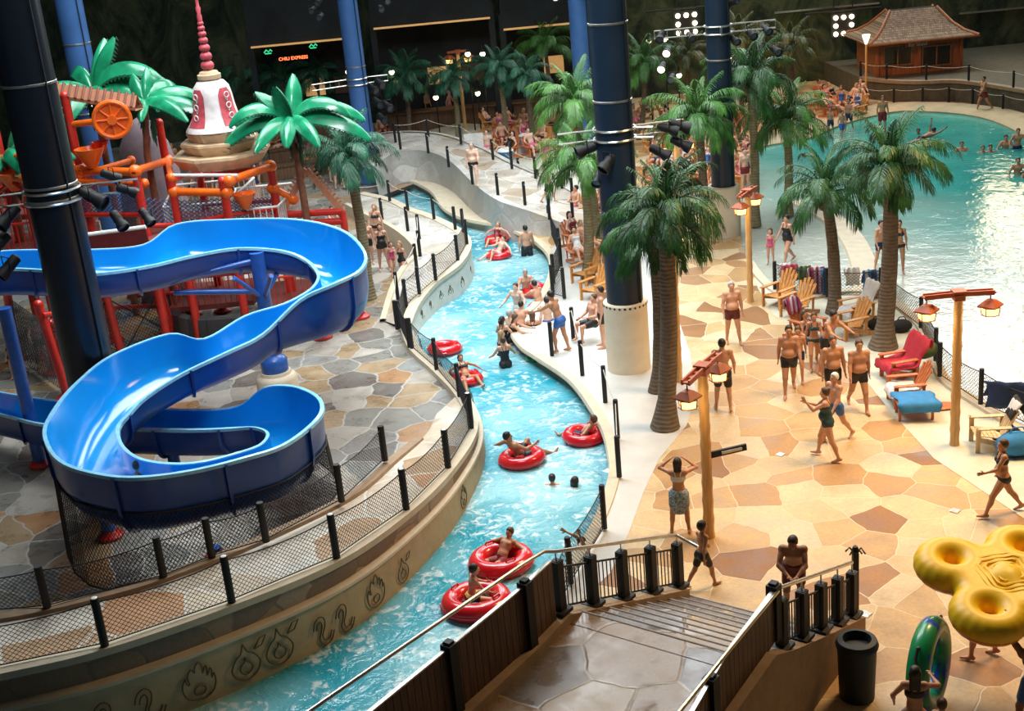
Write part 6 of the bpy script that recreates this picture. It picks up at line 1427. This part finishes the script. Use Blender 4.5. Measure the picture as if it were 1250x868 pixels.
# ---- carried inflatables
F=Field((-1.35,-1.35,-.32),(1.35,1.35,.36),.022)
for sx in (-1,1):
    for sy in (-1,1):
        n=20
        for k in range(n):
            a=2*PI*k/n; b=2*PI*(k+1)/n; c=A_([sx*.58,sy*.58,0]); R_0=.34; F.cap(c+A_([R_0*math.cos(a),R_0*math.sin(a),0]),c+A_([R_0*math.cos(b),R_0*math.sin(b),0]),.225,.225,.02)
F.ell((0,0,-.02),(.62,.62,.21),None,.10)
for a in range(4):
    F.cap((.0,.0,0),((.60,0),(0,.60),(-.60,0),(0,-.60))[a]+(-.01,),.22,.22,.12)
v,q=F.mesh(); rc=G(1228,712,1.95)
RT=Matrix.Rotation(math.radians(10),3,'X'); raft=thing('cloverleaf_raft','big yellow four-lobed inflatable raft carried overhead at the right edge','raft',tuple(rc),math.radians(8))
v2=[RT@Vector(x) for x in v]
top=[f for f in q if np.mean([v[i][2] for i in f])>=-.055]; bot=[f for f in q if np.mean([v[i][2] for i in f])<-.055]
o=raw('raft_body',v2,top,'yellowv',True,raft); raw('raft_underside',v2,bot,'orangev',True,raft)
m=MB()
for k,s in enumerate((.42,.34,.26,.18)): 
    c=[(s,s),(-s,s),(-s,-s),(s,-s)]; pts=[]
    for (x0,y0),(x1,y1) in zip(c,c[1:]+c[:1]):
        for u in (.12,.5,.88): pts.append(RT@Vector((x0+(x1-x0)*u,y0+(y1-y0)*u,(.20+.004*k))))
    m.tube(pts,.030,8,closed=True)
m.ball(RT@Vector((0,0,.205)),(.10,.10,.05),12,6); m.build('ribbed_pad','yellowv',raft,True,world=False)
t=NT('green_blue_vinyl'); vv=t.geo(1,obj=True); n=t.noise(vv,1.5,2,.5,1.2); t.base(t.ramp(n.outputs[0],[(.0,(.01,.30,.10)),(.50,(.02,.10,.48)),(.58,(.01,.34,.10))],'CONSTANT')); t.set(Roughness=.3); t.b.inputs['Coat Weight'].default_value=.3; M['gb']=t.m
gp=G(1134,812,.85); gr=thing('carried_swim_ring','large green and blue inflatable ring held upright by the dark-haired woman','swim ring',tuple(gp),math.radians(24))
RM=Matrix.Rotation(math.radians(90),3,'Y'); m=MB(); m.torus((0,0,0),.58,.175,44,18,mx=Matrix.Rotation(math.radians(32),3,'Z')@Matrix.Rotation(math.radians(88),3,'X')); m.build('inflated_ring','gb',gr,True,world=False)
MX=Matrix.Rotation(math.radians(32),3,'Z')@Matrix.Rotation(math.radians(88),3,'X')
for a in (.5,2.4,3.6,5.6):
    q0=lambda e,r_:MX@Vector((math.cos(a+e)*.58*1.0,math.sin(a+e)*.58,0))+MX@Vector((math.cos(a+e)*r_,math.sin(a+e)*r_,.0))
    m=MB(); m.tube([q0(-.15,.17),q0(-.1,.24),q0(.1,.24),q0(.15,.17)],.024,7); m.build('handle','water_dark',gr,True,world=False)
# ================= background =================
M['hut_wood']=planks('red_brown_hut_boards',(.26,.075,.025),(.40,.14,.05)); M['win_dark']=mat('dark_window_glass',(.02,.018,.014),.1)
t=NT('wood_shingles'); v=t.geo(1); br_=t.node('ShaderNodeTexBrick'); br_.inputs['Scale'].default_value=4; br_.inputs['Color1'].default_value=(.30,.19,.10,1); br_.inputs['Color2'].default_value=(.14,.085,.045,1); br_.inputs['Mortar'].default_value=(.03,.02,.01,1); br_.inputs['Mortar Size'].default_value=.03; br_.inputs['Brick Width'].default_value=.45; br_.inputs['Row Height'].default_value=.35
mp=t.node('ShaderNodeCombineXYZ'); sp=t.node('ShaderNodeSeparateXYZ'); t.l(v,sp.inputs[0]); t.l(sp.outputs[0],mp.inputs[0]); t.l(sp.outputs[2],mp.inputs[1]); t.l(mp.outputs[0],br_.inputs['Vector']); t.base(br_.outputs[0]); t.set(Roughness=.7); t.bump(br_.outputs['Fac'],.5,.03); M['shingle']=t.m
M['terr_wall']=stucco('dark_terrace_wall',(.09,.075,.045),.3); M['orange_floor']=stucco('orange_lit_deck_boards',(.42,.26,.14),.2,.5)  # terrace wall colour darkened to stand in for its dim light
HY=66.9
tb=[(1050,119),(1062,121),(1090,124),(1125,125),(1160,124),(1190,127),(1225,133),(1262,140),(1330,152)]
TBp=pxpath(tb,0,5); zt_=1.0
mb=MB(); mb.slab([(p.x,p.y) for p in TBp]+[(45,73),(TBp[0].x-.3,73)],zt_,0); struct(mb,'wall_terrace','terr_wall')
struct(profile_sweep(TBp,[(.05,zt_-.12),(.08,zt_-.1),(.08,zt_+.05),(-.25,zt_+.05)]),'trim_terrace_cap','curb_brown')
fence('rope_fence','black post and rope fence at the foot of the hut terrace wall',[(1058,127,0),(1091,128,0),(1126,127,0),(1158,126,0),(1187,128,0),(1224,136,0),(1262,142,0)],net=False,h=.8)
up=[TBp[i]+Vector((-.0,.25,0)) for i in (1,9,16,24,32,38)]
ufp=[(PX((p.x,p.y,zt_+.03))[0],PX((p.x,p.y,zt_+.03))[1],zt_+.03) for p in up]
fence('rope_fence','black post and rope fence on top of the hut terrace wall',ufp,net=False,h=.75)
# hut
hx0=V(1070,92,HY).x; hx1=V(1172,92,HY).x; hz0=zt_; hz1=V(1120,46,HY).z; hd=3.6
hut=thing('beach_hut','red-brown wooden hut with a curved shingle roof on the terrace at upper right','hut',((hx0+hx1)/2,HY,hz0))
m=MB(); m.box(((hx0+hx1)/2,HY+hd/2,(hz0+hz1)/2),(hx1-hx0,hd,hz1-hz0)); m.build('body','hut_wood',hut)
for (xa,xb) in ((1079,1112),(1126,1160)):
    a=V(xa,57,HY-.02); b=V(xb,78,HY-.02); m=MB(); m.box(((a.x+b.x)/2,HY,(a.z+b.z)/2),(b.x-a.x,.08,a.z-b.z)); w_=m.build('window_pane','win_dark',hut)
    m=MB()
    for u in (0,.5,1): x=a.x+(b.x-a.x)*u; m.box((x,HY-.04,(a.z+b.z)/2),(.06,.08,a.z-b.z))
    for z in (a.z,b.z): m.box(((a.x+b.x)/2,HY-.04,z),(b.x-a.x+.1,.1,.07))
    m.build('window_frame','wood_dark',w_)
for x in (hx0,hx1,(hx0+hx1)/2): m=MB(); m.box((x,HY-.06,(hz0+hz1)/2),(.16,.12,hz1-hz0)); m.build('wall_post','hut_wood',hut)
e0=Vector((hx0-.55,HY-.7,hz1-.05)); ex=hx1-hx0+1.2; rz_=V(1135,9,HY+1.7).z
rows=[]; prof=[(0,0),(.35,.16),(.62,.42),(.82,.72),(1,1)]
cx_=(hx0+hx1)/2+.15
for u,zz in prof:
    x0=hx0-.6+u*1.75; x1=hx1+.65-u*1.35; y0=HY-.7+u*2.4; y1=HY+hd+.7-u*2.0; z=hz1-.05+(rz_-hz1+.05)*zz
    rows.append([Vector((x0,y0,z)),Vector((x1,y0,z)),Vector((x1,y1,z)),Vector((x0,y1,z)),Vector((x0,y0,z))])
m=MB(); m.grid(rows); m.add(rows[0][:4],[(0,1,2,3)]); m.add(rows[-1][:4],[(3,2,1,0)]); m.build('shingle_roof','shingle',hut)
m=MB()
for k in range(4): m.tube([r[k]+Vector((0,0,.03)) for r in rows],.07,6)
m.tube([rows[0][k]+Vector((0,0,-.02)) for k in range(4)],.06,6,closed=True); m.build('roof_trim','hut_wood',hut)
def text(s,name,loc,size,m_,parent=None,label=None,cat=None,rz=0,ext=.02):
    c=D.curves.new(name,'FONT'); c.body=s; c.size=size; c.extrude=ext; c.align_x='CENTER'; c.align_y='CENTER'; c.materials.append(M[m_]); tmp=D.objects.new(name,c)
    COL.objects.link(tmp); dg=bpy.context.evaluated_depsgraph_get(); me=D.meshes.new_from_object(tmp.evaluated_get(dg)); D.objects.remove(tmp); o=D.objects.new(name,me); COL.objects.link(o)
    if not me.materials: me.materials.append(M[m_])
    o.rotation_euler=(PI/2,0,rz)
    if parent is not None: o.parent=parent; o.location=Vector(loc)-Vector(parent['_w'])
    else: o.location=loc
    return o
M['neon_red']=mat('glowing_red_letters',(1,.16,.05),.4,emit=3.0); M['neon_green']=mat('glowing_green_sign',(.05,.8,.35),.4,emit=.8); M['warm_glow']=mat('warm_light_strip',(1,.55,.2),.4,emit=.35); M['bulb']=mat('lit_globe',(1,.85,.55),.4,emit=5); M['counter_wood']=planks('dark_counter_wood',(.10,.05,.025),(.18,.10,.05))
q=V(1120,54,HY-.15); m=MB(); m.box((q.x,q.y,q.z),(1.25,.04,.18)); sg=m.build('name_board','hut_wood',hut); text('Bar Island','sign_lettering',(q.x,HY-.18,q.z),.24,'white',hut)
# shopfronts along the back left
SY=68.5
def shop(label,x0,x1,ytop,ybot,signcat=None):
    a=V(x0,ytop,SY); b=V(x1,ytop,SY); z1=(a.z+b.z)/2; t=thing('food_stall',label,'stall',((a.x+b.x)/2,SY,0))
    zt2=z1; m=MB(); cx=(a.x+b.x)/2; wd=b.x-a.x
    m.box((cx,SY+2,(zt2-.7+17)/2),(wd,3.8,17-zt2+.7)); m.build('fascia','wall_dark',t)
    m=MB(); m.box((cx,SY+3.6,zt2/2),(wd,.2,zt2)); m.build('rear_panel','wall_dark',t)
    m=MB(); m.box((cx,SY+.4,.55),(wd*.9,.7,1.1)); m.box((cx,SY+.3,1.13),(wd*.93,.95,.07)); m.build('counter','counter_wood',t)
    m=MB(); m.box((cx,SY-.02,zt2-.74),(wd*.96,.10,.09)); m.build('light_strip','warm_glow',t)
    for k in range(3): x=cx+(k-1)*wd*.3; m=MB(); m.box((x,SY+3.4,2.4),(wd*.2,.06,.9)); m.build('menu_board','warm_glow' if k==1 else 'counter_wood',t)
    for s in (-1,1): m=MB(); m.box((cx+s*wd*.49,SY+.3,zt2/2),(.3,.3,zt2)); m.build('corner_post','wall_dark',t)
    return t,cx,zt2
s1,cx1,zs=shop('dark food stall with glowing red lettering and green signs at the back left',300,428,34,150)
s2,cx2,z2=shop('dark food stall with a long warm light strip behind the palms, back centre',450,600,10,150)
s3,cx3,z3=shop('dark stall front behind the paired palms in the background',610,740,12,130)
q=V(358,71,SY-.15); text('CHILI EXPRESS','shop_lettering',(q.x,SY-.15,q.z),.23,'neon_red',s1,rz=0)
for (x,y) in ((327,63),(382,56)):
    q=V(x,y,SY-.1); m=MB(); m.tube([q+Vector((-.2,0,-.05)),q+Vector((-.07,0,.09)),q+Vector((.03,0,-.03)),q+Vector((.13,0,.09)),q+Vector((.21,0,-.01))],.035,6); m.tube([q+Vector((-.16,0,-.1)),q+Vector((.16,0,-.1))],.03,6); m.build('green_sign','neon_green',s1)
# globe lamps
for i,(x,y,l) in enumerate([(478,88,'lit globe lamp right of the distant blue column'),(571,66,'left one of two lit lamps high above the far bamboo post'),(589,66,'right one of two lit lamps high above the far bamboo post'),(583,114,'lit amber lamp beside the far bamboo post'),(425,88,'small lit lamp left of the distant blue column'),(792,50,'left one of two orange-lit lamps beyond the big navy column'),(812,48,'right one of two orange-lit lamps beyond the big navy column'),(829,92,'lit lamp left of the blue column in the dark'),(700,120,'dim lit lamp between the paired palms and the wall'),(532,119,'small pale lamp low behind the teal palms')]):
    p=V(x,y,66); t=thing('globe_lamp',l,'lamp',tuple(p)); m=MB(); m.ball(p,.13,10,8); m.build('globe','bulb',t,True); m=MB(); m.tube([Vector((p.x,p.y+.2,0)),Vector((p.x,p.y+.2,p.z+.4)),p+Vector((0,0,.42)),p+Vector((0,0,.1))],.035,6); m.lathe([(.16,.1),(.05,.2)],p,10,cap=False); m.build('lamp_cap','black',t)
def rack(label,x,y,Y,on=True):
    p=V(x,y,Y); t=thing('lamp_rack',label,'stage lights',tuple(p)); m=MB(); m.box((p.x,p.y+.15,p.z),(1.3,.08,1.3)); m.tube([p+Vector((-2,.15,.75)),p+Vector((2,.15,.75))],.05,6); m.tube([p+Vector((-.5,.15,.6)),Vector((p.x-.5,p.y+.15,26))],.03,6); m.tube([p+Vector((.5,.15,.6)),Vector((p.x+.5,p.y+.15,26))],.03,6); m.build('rack_frame','black',t)
    for i in range(3):
        for j in range(3):
            if i==1 and j==1: continue
            m=MB(); m.lathe([(.11,-.1),(.13,.02),(.09,.05)],p+Vector(((i-1)*.42,0,(j-1)*.42)),12,R=Matrix.Rotation(PI/2,3,'X')); m.build('lamp_head','lamp_on',t,True)
rack('lit three by three lamp rack on the mural wall left of the hut',1030,31,71); rack('lit three by three lamp rack left of the blue column at the top',838,29,68)
for i,(x0,x1,y) in enumerate(((946,1074,16),(1172,1262,17))):
    a=V(x0,y,72.9);b=V(x1,y,72.9); m=MB(); m.box(((a.x+b.x)/2,73.0,a.z),(b.x-a.x,.1,.09)); solo(m,'light_strip','steel',['pale horizontal rail on the back wall left of the hut roof','pale horizontal rail on the back wall right of the hut roof'][i],'rail')
# terrace slab behind the rock ramp
mb=MB(); mb.slab([tuple(G(x,y,.35))[:2] for x,y in ((595,190),(640,214),(690,236),(745,250),(745,160),(560,150),(520,160))],.35,0); struct(mb,'floor_terrace','strip')
# white board, blue bins
p=G(581,196,.35); t=thing('notice_board','white notice board beside the walking pale man on the ramp','board',tuple(p)); m=MB(); m.box((p.x,p.y,.35+.75),(.85,.06,.95)); m.build('panel','white',t)
for s in (-1,1): m=MB(); m.box((p.x+s*.35,p.y,.35+.3),(.06,.06,.6)); m.build('leg','white',t)
M['bluebin']=mat('blue_plastic_bin',(.06,.22,.42),.4)
for x,y,z,l,s in ((619,208,.35,'blue towel bin behind the ramp fence, nearer than the sunbathers',1.0),(643,186,.35,'blue barrel at the foot of the terrace palm',.9)):
    p=G(x,y,z); t=thing('blue_bin',l,'bin',tuple(p)); m=MB(); m.lathe([(.26*s,0),(.32*s,.75*s),(.34*s,.78*s),(.34*s,.84*s)],p,16); m.build('bin_body','bluebin',t,True); m=MB(); m.lathe([(.33*s,.84*s),(.36*s,.86*s),(.30*s,.93*s)],p,16); m.build('bin_lid','white',t,True)
# crowds in the background
CR=random.Random(11)
suits=[('s_black','black'),('s_navy','navy'),('s_red','red'),('s_pink','pink'),('s_blue','blue'),('s_white','white')]
def crowd(region,where,n,z,ch=True,poses=('chair','chair2','lounge'),rzr=(90,270),chs=('wood','wood_red'),yorder=True):
    k=0; placed=[]; tries=0
    while k<n and tries<2000:
        tries+=1; x=CR.uniform(region[0],region[2]); y=CR.uniform(region[1],region[3]); g=G(x,y,z)
        if any((g-q).length<.85 for q in placed): continue
        placed.append(g); k+=1; sx=CR.choice('mf'); sm,sn=CR.choice(suits[:4] if sx=='m' else suits); hr_,hn=CR.choice([('hair_dk','dark'),('hair_br','brown'),('hair_bl','sandy')]); po=poses[k%len(poses)]
        kind={'m':'man','f':'woman'}[sx]; rz=CR.uniform(*rzr); seat=None if po in('stand','stand2','walk') else z+.44
        lab=f'{hn}-haired {kind} in {sn} swimwear {"standing" if seat is None else "sitting"} {where}'
        person(lab,loc=Vector((g.x,g.y,0)),pose=po,rz=rz,H=1.72,sex=sx,suit='trunks' if sx=='m' else 'onepiece',suitm=sm,hair='short' if sx=='m' else 'bob',hairm=hr_,skinm=CR.choice(['skin_a','skin_b','skin_c']),seat=seat,z=z,res=.034,eyes=False,hands=False,group=lab.split(' in ')[0].split('-')[0]+' '+kind+' bathers '+where)
        if ch and seat is not None:
            mk=chs[k%len(chs)]; chair(mk,0,0,math.radians(rz),{'wood':'golden','wood_red':'red','wood_pale':'pale'}[mk]+' wooden chair '+where,{'wood':'golden','wood_red':'red','wood_pale':'pale'}[mk]+' chairs '+where,sc=.95,loc=Vector((g.x,g.y,z)))
crowd((592,160,700,196),'on the terrace behind the raised ramp',20,.35)
crowd((795,178,905,236),'among the seats between the two big columns',24,0)
crowd((700,262,735,335),'on the riverbank chairs behind the paired palms',5,0)
crowd((1000,128,1052,146),'at the far beach corner by the torch pole',9,0)
crowd((505,128,600,150),'in front of the dark stalls at the back',8,0,ch=False,poses=('stand','stand2','walk'),rzr=(0,360))
crowd((770,130,905,168),'in the dim area behind the blue column',10,0)
crowd((200,215,330,255),'on the far court behind the play tower',9,0,ch=False,poses=('stand','stand2','walk'),rzr=(0,360))
crowd((330,165,470,200),'on the far left court in front of the stalls',9,0)
crowd((905,205,925,245),'at the beach edge beside the tall palm',3,0,ch=False,poses=('stand','walk'),rzr=(0,360))
crowd((655,200,700,215),'standing by the rope fence of the ramp',2,.35,ch=False,poses=('stand','walk'),rzr=(0,360))
crowd((395,215,460,240),'on the far left court beside the upper river',4,0,ch=False,poses=('stand','walk','stand2'),rzr=(0,360))
# low dark ledges on the left far court
for i,(a,b,l) in enumerate((((250,232),(440,205),'long low dark ledge across the far left court'),((330,200),(470,178),'second low dark ledge nearer the dark stalls'))):
    A=G(*a,0);B=G(*b,0); m=MB(); m.beam(A+Vector((0,0,.3)),B+Vector((0,0,.3)),.4,.6); m.beam(A+Vector((0,0,.63)),B+Vector((0,0,.63)),.55,.07); o=solo(m,'low_ledge','counter_wood',l,'ledge')
